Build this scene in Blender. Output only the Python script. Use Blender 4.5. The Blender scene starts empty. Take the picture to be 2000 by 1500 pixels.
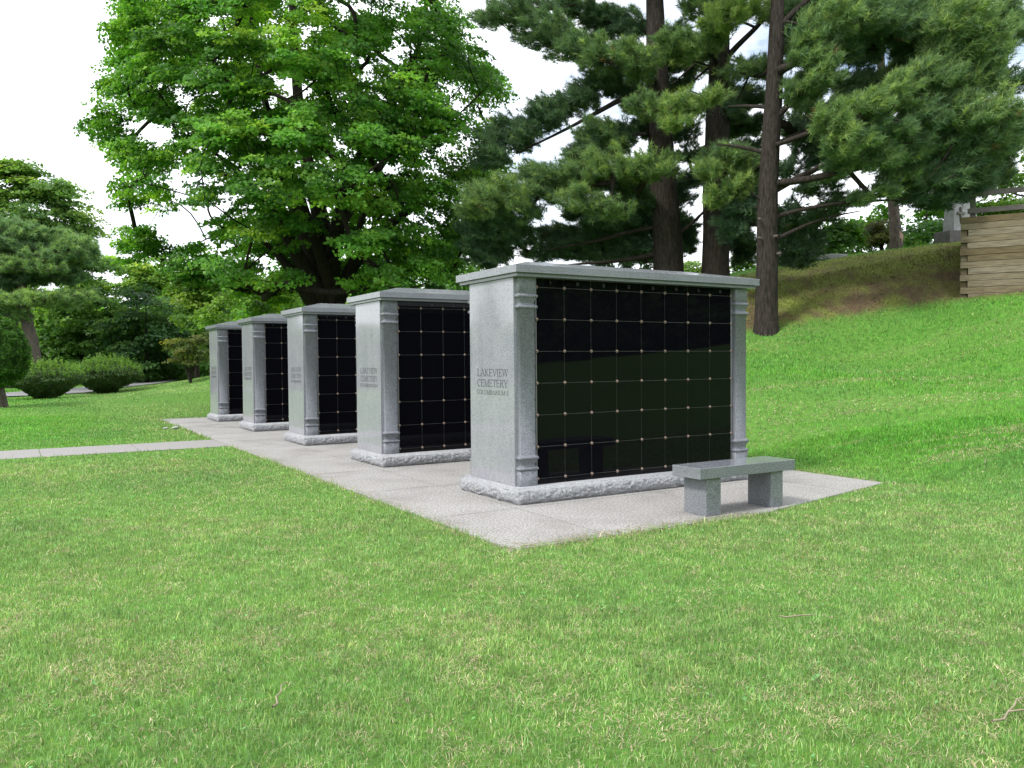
import bpy, bmesh, math, random
import numpy as np

SC = bpy.context.scene
COL = SC.collection
rng = np.random.default_rng(7)
random.seed(7)
R = math.radians

# ------------------------------------------------------------------ camera
FPX, PITCH, ROLL, YAW = 1610.44, 0.0278, -0.00816, 1.0275
CAM = np.array([-4.456, -7.262, 1.5])
cF = np.array([math.cos(YAW)*math.cos(PITCH), math.sin(YAW)*math.cos(PITCH), -math.sin(PITCH)])
_r = np.array([math.sin(YAW), -math.cos(YAW), 0.0]); _u = np.cross(_r, cF)
cR = _r*math.cos(ROLL)+_u*math.sin(ROLL); cU = np.cross(cR, cF)


def at(px, py, d):
    """world point measured in the photograph at a given distance ahead"""
    return CAM+d*(cF+(px-1000)/FPX*cR-(py-750)/FPX*cU)


# ------------------------------------------------------------------ noise
def vnoise(x, y, seed=0):
    xi = np.floor(x).astype(np.int64); yi = np.floor(y).astype(np.int64)
    fx = x-xi; fy = y-yi
    fx = fx*fx*(3-2*fx); fy = fy*fy*(3-2*fy)

    def h(a, b):
        n = (a*374761393+b*668265263+seed*974634777) & 0x7fffffff
        n = ((n ^ (n >> 13))*1274126177) & 0x7fffffff
        return ((n ^ (n >> 16)) & 0xffff)/65535.0
    return (h(xi, yi)*(1-fx)+h(xi+1, yi)*fx)*(1-fy)+(h(xi, yi+1)*(1-fx)+h(xi+1, yi+1)*fx)*fy


def fbm(x, y, seed=0, o=4):
    s = 0; a = .5; t = 0
    for k in range(o):
        s = s+a*vnoise(x*2**k, y*2**k, seed+k*17); t += a; a *= .5
    return s/t


def sstep(a, b, x):
    t = np.clip((x-a)/(b-a), 0, 1)
    return t*t*(3-2*t)


# ------------------------------------------------------------------ mesh helpers
def mesh_np(name, V, quads=None, tris=None, rgb=None, smooth=False):
    me = bpy.data.meshes.new(name)
    V = np.asarray(V, np.float32)
    me.vertices.add(len(V)); me.vertices.foreach_set('co', V.ravel())
    nq = 0 if quads is None else len(quads); nt = 0 if tris is None else len(tris)
    parts = []
    if nq: parts.append(np.asarray(quads, np.int32).ravel())
    if nt: parts.append(np.asarray(tris, np.int32).ravel())
    idx = np.concatenate(parts)
    me.loops.add(len(idx)); me.loops.foreach_set('vertex_index', idx)
    me.polygons.add(nq+nt)
    st = np.concatenate([np.arange(nq)*4, nq*4+np.arange(nt)*3]).astype(np.int32)
    me.polygons.foreach_set('loop_start', st)
    if smooth:
        me.polygons.foreach_set('use_smooth', np.ones(nq+nt, bool))
    me.update(calc_edges=True)
    if rgb is not None:
        a = me.color_attributes.new('tone', 'FLOAT_COLOR', 'POINT')
        c = np.ones((len(V), 4), np.float32); c[:, :3] = rgb
        a.data.foreach_set('color', c.ravel())
    return me


def put(name, me, mat, parent=None, loc=None):
    o = bpy.data.objects.new(name, me)
    COL.objects.link(o)
    if mat is not None: me.materials.append(mat)
    if parent is not None: o.parent = parent
    if loc is not None: o.location = loc
    return o


def empty(name, loc=(0, 0, 0), rz=0.0):
    o = bpy.data.objects.new(name, None); COL.objects.link(o)
    o.empty_display_size = .2
    o.location = loc; o.rotation_euler = (0, 0, rz)
    return o


def tag(o, label=None, cat=None, group=None, kind=None):
    if label: o['label'] = label
    if cat: o['category'] = cat
    if group: o['group'] = group
    if kind: o['kind'] = kind
    return o


def bm_box(bm, x0, x1, y0, y1, z0, z1, bev=0.0):
    r = bmesh.ops.create_cube(bm, size=1.0)
    vs = r['verts']
    for v in vs:
        v.co = ((x0+x1)/2+v.co.x*(x1-x0), (y0+y1)/2+v.co.y*(y1-y0), (z0+z1)/2+v.co.z*(z1-z0))
    if bev > 0:
        es = list({e for v in vs for e in v.link_edges})
        bmesh.ops.bevel(bm, geom=es, offset=bev, segments=2, affect='EDGES', profile=.5)


def bm_obj(name, bm, mat, parent=None, smooth=False):
    me = bpy.data.meshes.new(name)
    bmesh.ops.recalc_face_normals(bm, faces=bm.faces)
    bm.to_mesh(me); bm.free()
    if smooth:
        for p in me.polygons: p.use_smooth = True
    return put(name, me, mat, parent)


def box(name, x0, x1, y0, y1, z0, z1, mat, parent=None, bev=0.0):
    bm = bmesh.new(); bm_box(bm, x0, x1, y0, y1, z0, z1, bev)
    return bm_obj(name, bm, mat, parent)


# ------------------------------------------------------------------ materials
def new_mat(name):
    m = bpy.data.materials.new(name); m.use_nodes = True
    nt = m.node_tree
    for n in list(nt.nodes): nt.nodes.remove(n)
    out = nt.nodes.new('ShaderNodeOutputMaterial')
    b = nt.nodes.new('ShaderNodeBsdfPrincipled')
    nt.links.new(b.outputs[0], out.inputs[0])
    return m, nt, b, out


def N(nt, t, **kw):
    n = nt.nodes.new(t)
    for k, v in kw.items():
        if k in n.inputs.keys() if hasattr(n.inputs, 'keys') else False:
            n.inputs[k].default_value = v
        else:
            setattr(n, k, v)
    return n


def ramp(nt, fac, stops):
    r = nt.nodes.new('ShaderNodeValToRGB')
    el = r.color_ramp.elements
    while len(el) < len(stops): el.new(.5)
    for e, (p, c) in zip(el, stops):
        e.position = p; e.color = (c[0], c[1], c[2], 1) if len(c) == 3 else c
    nt.links.new(fac, r.inputs[0])
    return r


def noise(nt, scale, detail=3, rough=.6, vec=None):
    n = nt.nodes.new('ShaderNodeTexNoise')
    n.inputs['Scale'].default_value = scale; n.inputs['Detail'].default_value = detail
    n.inputs['Roughness'].default_value = rough
    if vec is not None: nt.links.new(vec, n.inputs['Vector'])
    return n


def granite(name, rough, lo, mid, hi, bump=0.0, scale=150, spec=.5, coat=0.0):
    m, nt, b, out = new_mat(name)
    tc = nt.nodes.new('ShaderNodeTexCoord')
    n1 = noise(nt, scale, 4, .75, tc.outputs['Object'])
    r1 = ramp(nt, n1.outputs[0], [(.36, lo), (.5, mid), (.64, hi)])
    v = nt.nodes.new('ShaderNodeTexVoronoi'); v.inputs['Scale'].default_value = scale*.62
    nt.links.new(tc.outputs['Object'], v.inputs['Vector'])
    n2 = noise(nt, scale*.35, 2, .5, tc.outputs['Object'])
    r2 = ramp(nt, v.outputs['Color'], [(.0, (.66, .66, .67)), (.16, (1, 1, 1)), (.8, (1, 1, 1)), (1, (1.18, 1.18, 1.16))])
    mx = nt.nodes.new('ShaderNodeMix'); mx.data_type = 'RGBA'; mx.blend_type = 'MULTIPLY'; mx.inputs[0].default_value = .8
    nt.links.new(r1.outputs[0], mx.inputs[6]); nt.links.new(r2.outputs[0], mx.inputs[7])
    big = noise(nt, 3.0, 4, .6, tc.outputs['Object'])
    rb0 = ramp(nt, big.outputs[0], [(.3, (.92, .92, .93)), (.7, (1.05, 1.05, 1.03))])
    ms = nt.nodes.new('ShaderNodeMapping'); ms.inputs['Scale'].default_value = (9, 9, .7)
    oi_ = nt.nodes.new('ShaderNodeObjectInfo'); nt.links.new(oi_.outputs['Location'], ms.inputs['Location'])
    nt.links.new(tc.outputs['Object'], ms.inputs[0])
    sn = noise(nt, 1.0, 4, .6, ms.outputs[0])
    rs = ramp(nt, sn.outputs[0], [(.28, (.91, .91, .905)), (.46, (1, 1, 1)), (.75, (1.03, 1.03, 1.03))])
    rb = nt.nodes.new('ShaderNodeMix'); rb.data_type = 'RGBA'; rb.blend_type = 'MULTIPLY'; rb.inputs[0].default_value = 1
    nt.links.new(rb0.outputs[0], rb.inputs[6]); nt.links.new(rs.outputs[0], rb.inputs[7])
    mx2 = nt.nodes.new('ShaderNodeMix'); mx2.data_type = 'RGBA'; mx2.blend_type = 'MULTIPLY'; mx2.inputs[0].default_value = 1
    nt.links.new(mx.outputs[2], mx2.inputs[6]); nt.links.new(rb.outputs[2], mx2.inputs[7])
    nt.links.new(mx2.outputs[2], b.inputs['Base Color'])
    b.inputs['Roughness'].default_value = rough
    b.inputs['Specular IOR Level'].default_value = spec
    if bump:
        bp = nt.nodes.new('ShaderNodeBump'); bp.inputs['Strength'].default_value = bump; bp.inputs['Distance'].default_value = .004
        nt.links.new(n1.outputs[0], bp.inputs['Height']); nt.links.new(bp.outputs[0], b.inputs['Normal'])
    return m


def plain(name, col, rough=.6, metal=0.0, var=.25, scale=20, spec=.5, bump=0.0):
    m, nt, b, out = new_mat(name)
    tc = nt.nodes.new('ShaderNodeTexCoord')
    n = noise(nt, scale, 4, .65, tc.outputs['Object'])
    c = np.array(col)
    r = ramp(nt, n.outputs[0], [(.25, tuple(c*(1-var))), (.75, tuple(c*(1+var)))])
    nt.links.new(r.outputs[0], b.inputs['Base Color'])
    b.inputs['Roughness'].default_value = rough; b.inputs['Metallic'].default_value = metal
    b.inputs['Specular IOR Level'].default_value = spec
    if bump:
        bp = nt.nodes.new('ShaderNodeBump'); bp.inputs['Strength'].default_value = bump; bp.inputs['Distance'].default_value = .02
        nt.links.new(n.outputs[0], bp.inputs['Height']); nt.links.new(bp.outputs[0], b.inputs['Normal'])
    return m


def leaf_mat(name, trans=.35, rough=.5, spec=.3):
    m, nt, b, out = new_mat(name)
    a = nt.nodes.new('ShaderNodeAttribute'); a.attribute_name = 'tone'
    nt.links.new(a.outputs['Color'], b.inputs['Base Color'])
    b.inputs['Roughness'].default_value = rough; b.inputs['Specular IOR Level'].default_value = spec
    t = nt.nodes.new('ShaderNodeBsdfTranslucent')
    mc = nt.nodes.new('ShaderNodeMix'); mc.data_type = 'RGBA'; mc.blend_type = 'MULTIPLY'; mc.inputs[0].default_value = 1
    mc.inputs[7].default_value = (1.25, 1.3, .6, 1)
    nt.links.new(a.outputs['Color'], mc.inputs[6]); nt.links.new(mc.outputs[2], t.inputs[0])
    mx = nt.nodes.new('ShaderNodeMixShader'); mx.inputs[0].default_value = trans
    nt.links.new(b.outputs[0], mx.inputs[1]); nt.links.new(t.outputs[0], mx.inputs[2])
    nt.links.new(mx.outputs[0], out.inputs[0])
    return m


def bark_mat(name, lo, hi, scale=9.0):
    m, nt, b, out = new_mat(name)
    tc = nt.nodes.new('ShaderNodeTexCoord')
    mp = nt.nodes.new('ShaderNodeMapping'); mp.inputs['Scale'].default_value = (1, 1, .22)
    nt.links.new(tc.outputs['Object'], mp.inputs[0])
    n = noise(nt, scale*2.4, 6, .75, mp.outputs[0])
    r = ramp(nt, n.outputs[0], [(.35, lo), (.65, hi)])
    nt.links.new(r.outputs[0], b.inputs['Base Color']); b.inputs['Roughness'].default_value = .9
    b.inputs['Specular IOR Level'].default_value = .2
    bp = nt.nodes.new('ShaderNodeBump'); bp.inputs['Strength'].default_value = .9; bp.inputs['Distance'].default_value = .06
    nt.links.new(n.outputs[0], bp.inputs['Height']); nt.links.new(bp.outputs[0], b.inputs['Normal'])
    return m


M = {}
M['polished'] = granite('granite_polished', .07, (.18, .184, .208), (.278, .283, .317), (.385, .39, .43), scale=105, spec=.58)
M['honed'] = granite('granite_honed', .42, (.085, .091, .108), (.165, .175, .200), (.26, .272, .303), scale=90)  # same granite, honed; shade of the less lit front put into its colour
M['rock'] = granite('granite_rock_faced', .7, (.17, .176, .19), (.29, .298, .318), (.42, .43, .45), bump=.6, scale=80)
M['bench'] = granite('granite_bench', .3, (.085, .093, .109), (.18, .193, .216), (.30, .315, .342), scale=85)
M['bench_seat'] = granite('granite_bench_top', .1, (.085, .093, .109), (.18, .193, .216), (.30, .315, .342), scale=85)
M['old_stone'] = plain('weathered_stone', (.42, .425, .44), .85, var=.3, scale=6, bump=.4)
M['old_base'] = plain('weathered_base_stone', (.17, .155, .155), .9, var=.35, scale=7, bump=.5)
M['joint'] = plain('pale_joint', (.155, .155, .15), .6, var=.1)
M['letter'] = plain('letter_grey', (.055, .055, .058), .9, var=.1, spec=.1)
M['letter_panel'] = plain('letter_silver', (.12, .12, .125), .5, var=.1)
M['bronze'] = plain('bronze', (.25, .19, .155), .5, metal=.6, var=.2, scale=60)
m, nt, b, out = new_mat('black_granite')
b.inputs['Base Color'].default_value = (.0035, .0035, .005, 1); b.inputs['Roughness'].default_value = .02
b.inputs['Specular IOR Level'].default_value = .17
M['black'] = m
# exposed-aggregate paving
m, nt, b, out = new_mat('exposed_aggregate')
tc = nt.nodes.new('ShaderNodeTexCoord')
n1 = noise(nt, 48, 5, .8, tc.outputs['Object'])
r1 = ramp(nt, n1.outputs[0], [(.34, (.08, .077, .074)), (.48, (.245, .236, .228)), (.64, (.49, .475, .46))])
n2 = noise(nt, 1.3, 4, .6, tc.outputs['Object'])
r2 = ramp(nt, n2.outputs[0], [(.3, (.78, .77, .75)), (.5, (.98, .98, .97)), (.7, (1.08, 1.08, 1.07))])
mx = nt.nodes.new('ShaderNodeMix'); mx.data_type = 'RGBA'; mx.blend_type = 'MULTIPLY'; mx.inputs[0].default_value = 1
nt.links.new(r1.outputs[0], mx.inputs[6]); nt.links.new(r2.outputs[0], mx.inputs[7])
nt.links.new(mx.outputs[2], b.inputs['Base Color']); b.inputs['Roughness'].default_value = .85
bp = nt.nodes.new('ShaderNodeBump'); bp.inputs['Strength'].default_value = .5; bp.inputs['Distance'].default_value = .006
nt.links.new(n1.outputs[0], bp.inputs['Height']); nt.links.new(bp.outputs[0], b.inputs['Normal'])
M['paving'] = m
M['concrete'] = plain('path_concrete', (.25, .24, .232), .9, var=.2, scale=30, bump=.3)
M['asphalt'] = plain('asphalt', (.20, .20, .205), .9, var=.15, scale=25)
M['soil'] = plain('soil', (.075, .045, .032), 1, var=.5, scale=8, bump=.6)
M['white'] = plain('white_paint', (.75, .75, .73), .6, var=.08)
M['stone_pale'] = plain('pale_stone', (.36, .37, .35), .8, var=.2, scale=15)
M['twig'] = plain('dry_twig', (.26, .215, .15), .9, var=.3, scale=40)
M['wood'] = None
m, nt, b, out = new_mat('weathered_timber')
tc = nt.nodes.new('ShaderNodeTexCoord'); oi = nt.nodes.new('ShaderNodeObjectInfo')
mp = nt.nodes.new('ShaderNodeMapping'); mp.inputs['Scale'].default_value = (.7, 9, 9)
nt.links.new(tc.outputs['Object'], mp.inputs[0])
n1 = noise(nt, 4, 6, .7, mp.outputs[0])
r1 = ramp(nt, n1.outputs[0], [(.3, (.075, .062, .045)), (.5, (.175, .152, .112)), (.72, (.265, .24, .19))])
r3 = ramp(nt, oi.outputs['Random'], [(0, (.52, .43, .26)), (.35, (.82, .74, .58)), (1, (1.12, 1.10, 1.06))])
mx = nt.nodes.new('ShaderNodeMix'); mx.data_type = 'RGBA'; mx.blend_type = 'MULTIPLY'; mx.inputs[0].default_value = 1
nt.links.new(r1.outputs[0], mx.inputs[6]); nt.links.new(r3.outputs[0], mx.inputs[7])
nt.links.new(mx.outputs[2], b.inputs['Base Color']); b.inputs['Roughness'].default_value = .9
bp = nt.nodes.new('ShaderNodeBump'); bp.inputs['Strength'].default_value = .5; bp.inputs['Distance'].default_value = .01
nt.links.new(n1.outputs[0], bp.inputs['Height']); nt.links.new(bp.outputs[0], b.inputs['Normal'])
M['timber'] = m
M['rail'] = plain('grey_rail_wood', (.115, .105, .095), .9, var=.25, scale=12)
M['leaf'] = leaf_mat('leaf', trans=.5)
M['needle'] = leaf_mat('needle', trans=.35, rough=.55, spec=.25)
M['grass'] = leaf_mat('grass_blade', trans=.3, rough=.55, spec=.25)
M['bark_pine'] = bark_mat('pine_bark', (.012, .010, .008), (.066, .053, .046))
M['bark_maple'] = bark_mat('maple_bark', (.012, .009, .007), (.048, .038, .031))
M['bark_grey'] = bark_mat('grey_bark', (.06, .047, .04), (.19, .16, .14))

# ------------------------------------------------------------------ terrain
_A = []
for (px, py, d) in [(1727, 943, 9.9), (2000, 950, 9), (1750, 850, 12.5), (1600, 850, 13), (2000, 850, 11.5), (1480, 850, 13.5),
                    (1480, 740, 16.8), (1750, 740, 16.5), (2000, 740, 15.5), (1458, 650, 20.6), (1495, 645, 20.5), (1600, 634, 20.5), (1750, 618, 20.5),
                    (1875, 604, 20.0), (2000, 590, 19.3), (1875, 578, 20.5), (2000, 566, 19.8), (1515, 525, 26), (1640, 503, 26), (1750, 487, 25.6), (1870, 470, 25),
                    (1350, 562, 27), (1305, 610, 24), (1397, 590, 23.5), (410, 735, 45), (372, 749, 44), (330, 743, 60),
                    (230, 757, 50), (1000, 690, 30), (1130, 640, 29)]:
    _A.append(at(px, py, d))
for p in [(-4, -9, 0), (-4, -4, 0), (0, -6, 0), (4, -6, .02), (8, -6, .1), (-10, -2, 0), (-5, 0, 0), (-1, -1.6, 0), (1.5, -1.7, 0), (4.5, -1.7, 0), (4.55, .5, 0),
          (4.5, 4, .05), (4.5, 8, .1), (4.3, 12, .15), (4, 17, .2), (0, 6, 0), (-1.2, 4, 0), (-1.2, 12, 0), (0, 18, 0), (-8, 9, 0), (-16, 9, 0), (-5, 18, 0), (-5, 28, 0), (-3.2, 35, 0), (-.3, 41, 0),
          (-16, 30, 0), (-25, 0, 0), (-20, 48, 0), (-4, 46, .05), (4.7, 24, .6), (9, 30, 1.0), (12, 45, 1.0), (0, 70, .2), (30, 60, 2), (12, 5, 1.4), (16, -6, 1.4), (20, -3, 2.6), (14, -14, .6), (-10, -20, 0), (5, -20, 0),
          (24, 9, 5.0), (22, 14, 4.9), (17.5, 16, 4.3), (30, 12, 5.0), (26, 2, 5.0), (30, -8, 4.2), (20, 24, 2.5), (40, 20, 4.5), (60, 0, 4), (80, 60, 2), (0, 150, 0), (-120, 0, 0), (-80, 90, 0), (0, -120, 0), (120, -60, 3), (120, 100, 2), (30, -60, 1), (7.5, 15, .9), (10.5, 10, 1.9)]:
    _A.append(np.array(p, float))
_A = np.array(_A)


def _phi(r2):
    return np.where(r2 > 1e-9, r2*np.log(np.maximum(r2, 1e-9))*.5, 0)


_n = len(_A)
_K = _phi(((_A[:, None, :2]-_A[None, :, :2])**2).sum(-1))+np.eye(_n)*.6
_P = np.c_[np.ones(_n), _A[:, :2]]
_w = np.linalg.solve(np.block([[_K, _P], [_P.T, np.zeros((3, 3))]]), np.r_[_A[:, 2], np.zeros(3)])
W0 = np.array([15.74, 4.58]); W1 = np.array([16.39, 3.40])
wd = (W1-W0)/np.linalg.norm(W1-W0); wn = np.array([-wd[1], wd[0]])   # along the wall / uphill
if wn[0] < 0: wn = -wn


def _tps(x, y):
    o = np.empty(len(x))
    for i in range(0, len(x), 60000):
        q = np.c_[x[i:i+60000], y[i:i+60000]]
        o[i:i+60000] = _phi(((q[:, None]-_A[None, :, :2])**2).sum(-1))@_w[:_n]+_w[_n]+q@_w[_n+1:]
    return o


def tz(x, y):
    x = np.atleast_1d(np.asarray(x, float)); y = np.atleast_1d(np.asarray(y, float))
    z = _tps(np.clip(x, -110, 110), np.clip(y, -110, 140))
    z = np.clip(z, -.02, 5.6)
    # dead level round the paving
    dx = np.maximum(np.maximum(-60-x, x-4.6), 0); dy = np.maximum(np.maximum(-12-y, y-26), 0)
    k = sstep(0, 2.2, np.hypot(dx, dy))
    z = z*k
    s = (x-W0[0])*wd[0]+(y-W0[1])*wd[1]; n = (x-W0[0])*wn[0]+(y-W0[1])*wn[1]
    zf = 3.03+np.clip(s, 0, 9)*.06
    front = (s > -.5) & (n > -2.2) & (n < .45) & (s < 10)
    z = np.where(front, np.minimum(z, zf-.0+.0*n), z)
    inside = (s > .45) & (n > .45) & (n < 12) & (s < 9)
    z = np.where(inside, np.maximum(z, 4.98), z)
    return z-.012


def tz1(x, y): return float(tz(x, y)[0])


def axis(lo, hi, step, far):
    a = list(np.arange(lo, hi+1e-6, step)); s = step
    while a[-1] < far: s *= 1.25; a.append(a[-1]+s)
    s = step
    while a[0] > -far: s *= 1.25; a.insert(0, a[0]-s)
    return np.array(a)


gx = axis(-14, 26, .28, 900); gy = axis(-10, 32, .28, 900)
GX, GY = np.meshgrid(gx, gy)
X = GX.ravel(); Y = GY.ravel(); Zt = tz(X, Y)
def hit(px, py, t0=5.0):
    r = at(px, py, 1)-CAM; t = np.arange(t0, 60, .04)
    P = CAM+t[:, None]*r
    k = np.argmax(P[:, 2] < tz(P[:, 0], P[:, 1]))
    return P[k]


toe = np.array([(7.0, 17.0), (9.0, 11.5)]+[tuple(hit(*q)[:2]) for q in ((1460, 647), (1516, 639), (1588, 628), (1660, 618), (1732, 606), (1804, 596), (1900, 583), (1990, 574))]+[(17.6, .0), (19, -3)])
crest = np.array([(13.2, 20.0), (14.6, 13.0), (16.2, 10.8), (17.9, 9.7), (19.3, 8.4), (20.3, 7.0), (21.6, 5.0), (23, 2.5), (25, -1)])


def dist_line(x, y, L):
    best = np.full(len(x), 1e9); sg = np.zeros(len(x))
    for a, b_ in zip(L[:-1], L[1:]):
        ab = b_-a; t = np.clip(((x-a[0])*ab[0]+(y-a[1])*ab[1])/(ab@ab), 0, 1)
        ex = x-a[0]-t*ab[0]; ey = y-a[1]-t*ab[1]; d = np.hypot(ex, ey)
        c = ab[0]*(y-a[1])-ab[1]*(x-a[0])
        u = d < best
        best = np.where(u, d, best); sg = np.where(u, np.where(c > 0, 1, -1), sg)
    return best*sg


def bank(x, y):
    """0 on the lawn .. 1 on bare needle-strewn bank"""
    dt = dist_line(x, y, toe); dc = -dist_line(x, y, crest)
    t = np.clip(dt/(np.abs(dt)+np.maximum(dc, 0)+1e-6), 0, 1)
    onb = sstep(-.15, .25, dt+.25*(fbm(x*2.2, y*2.2, 5)-.5))*sstep(-.3, .3, dc)
    side = sstep(12.5, 19, x)                                   # browner towards the timber wall
    br = sstep(.46, .80, (.45*fbm(x*1.2, y*1.2, 8, 3)+.55*fbm(x*5, y*5, 9, 5))*1.0+.26*(1-t)**2.5+.16*side-.20*t)
    lim = sstep(6.5, 8, x)*(1-sstep(18, 22, y))
    return onb*lim, onb*br*lim


onb, br = bank(X, Y)
g1 = fbm(X*.45, Y*.45, 3)[:, None]
lawn = (1-g1)*np.array([.075, .19, .032])+g1*np.array([.12, .235, .045])
moss = np.array([.165, .20, .045]); mulch = np.array([.105, .078, .046])
gc = lawn*(1-onb[:, None])+moss*onb[:, None]
gc = gc*(1-br[:, None])+mulch*br[:, None]
nx, ny = len(gx), len(gy)
ii = np.arange(nx*ny).reshape(ny, nx)
Q = np.stack([ii[:-1, :-1], ii[:-1, 1:], ii[1:, 1:], ii[1:, :-1]], -1).reshape(-1, 4)
m, nt, b, out = new_mat('ground_turf')
a = nt.nodes.new('ShaderNodeAttribute'); a.attribute_name = 'tone'
tc = nt.nodes.new('ShaderNodeTexCoord')
n1 = noise(nt, 9, 8, .75, tc.outputs['Object'])
r1 = ramp(nt, n1.outputs[0], [(.25, (.5, .5, .5)), (.5, (1, 1, 1)), (.78, (1.6, 1.45, 1.3))])
mx = nt.nodes.new('ShaderNodeMix'); mx.data_type = 'RGBA'; mx.blend_type = 'MULTIPLY'; mx.inputs[0].default_value = 1
nt.links.new(a.outputs['Color'], mx.inputs[6]); nt.links.new(r1.outputs[0], mx.inputs[7])
nt.links.new(mx.outputs[2], b.inputs['Base Color']); b.inputs['Roughness'].default_value = 1
b.inputs['Specular IOR Level'].default_value = .1
bp = nt.nodes.new('ShaderNodeBump'); bp.inputs['Strength'].default_value = .7; bp.inputs['Distance'].default_value = .05
nt.links.new(n1.outputs[0], bp.inputs['Height']); nt.links.new(bp.outputs[0], b.inputs['Normal'])
M['turf'] = m
o = put('ground', mesh_np('ground', np.c_[X, Y, Zt], Q, rgb=gc, smooth=True), M['turf'])
tag(o, 'grassy ground rising to a bank on the right', 'ground', kind='structure')

# ------------------------------------------------------------------ pavement and path
PX0, PX1, PY0, PY1 = -1.10, 4.50, -1.68, 16.85
bm = bmesh.new()
jx = [PX0, -.10, 1.75, 3.6, PX1]; jy = [PY0, -.12]+[-.12+3.687*k/2 for k in range(1, 9)]+[PY1]
g = .006
for i in range(len(jx)-1):
    for j in range(len(jy)-1):
        bm_box(bm, jx[i]+(g if i else 0), jx[i+1]-g, jy[j]+(g if j else 0), jy[j+1]-g, -.10, 0.0)
for v in bm.verts:
    if v.co.y < PY0+.01: v.co.y += .58*min(1, max(0, (v.co.x-1.75)/2.75))
o = bm_obj('pavement', bm, M['paving'])
tag(o, 'exposed aggregate pavement slab under the columbaria', 'pavement', kind='structure')
bm = bmesh.new()
xs = -1.105
while xs > -40:
    bm_box(bm, xs-1.5+.006, xs-.006, 8.22, 9.72, -.1, -.003); xs -= 1.5
o = bm_obj('path', bm, M['concrete'])
tag(o, 'narrow concrete path leading left from the pavement', 'path', kind='structure')


def ribbon(name, pts, width, mat, dz=.02, n=40):
    pts = np.array(pts, float); t = np.linspace(0, len(pts)-1, n)
    cx = np.interp(t, range(len(pts)), pts[:, 0]); cy = np.interp(t, range(len(pts)), pts[:, 1])
    for _ in range(6):
        cx[1:-1] = (cx[:-2]+cx[1:-1]*2+cx[2:])/4; cy[1:-1] = (cy[:-2]+cy[1:-1]*2+cy[2:])/4
    tx = np.gradient(cx); ty = np.gradient(cy); l = np.hypot(tx, ty)
    V = []
    for k in range(7):
        w = (k/6-.5)*width
        x = cx-ty/l*w; y = cy+tx/l*w
        V.append(np.c_[x, y, tz(x, y)+dz])
    V = np.concatenate(V); ii = np.arange(7*n).reshape(7, n)
    Qr = np.stack([ii[:-1, :-1], ii[:-1, 1:], ii[1:, 1:], ii[1:, :-1]], -1).reshape(-1, 4)
    me = mesh_np(name, V, Qr)
    return put(name, me, mat)


o = ribbon('road', [(-40, 41), (-16, 40), (-5, 40.6), (-1.5, 45), (2, 52), (5.5, 60), (12, 68), (30, 78)], 4.2, M['asphalt'], .05, 60)
tag(o, 'grey road curving past the shrubs', 'road', kind='structure')
ROADC = np.array([(-40, 41), (-16, 40), (-5, 40.6), (-1.5, 45), (2, 52), (5.5, 60)], float)

# ------------------------------------------------------------------ columbarium
# stroke alphabet: thick/thin strokes with serifs, unit cap height
S_ = .07; T_ = .035


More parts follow.
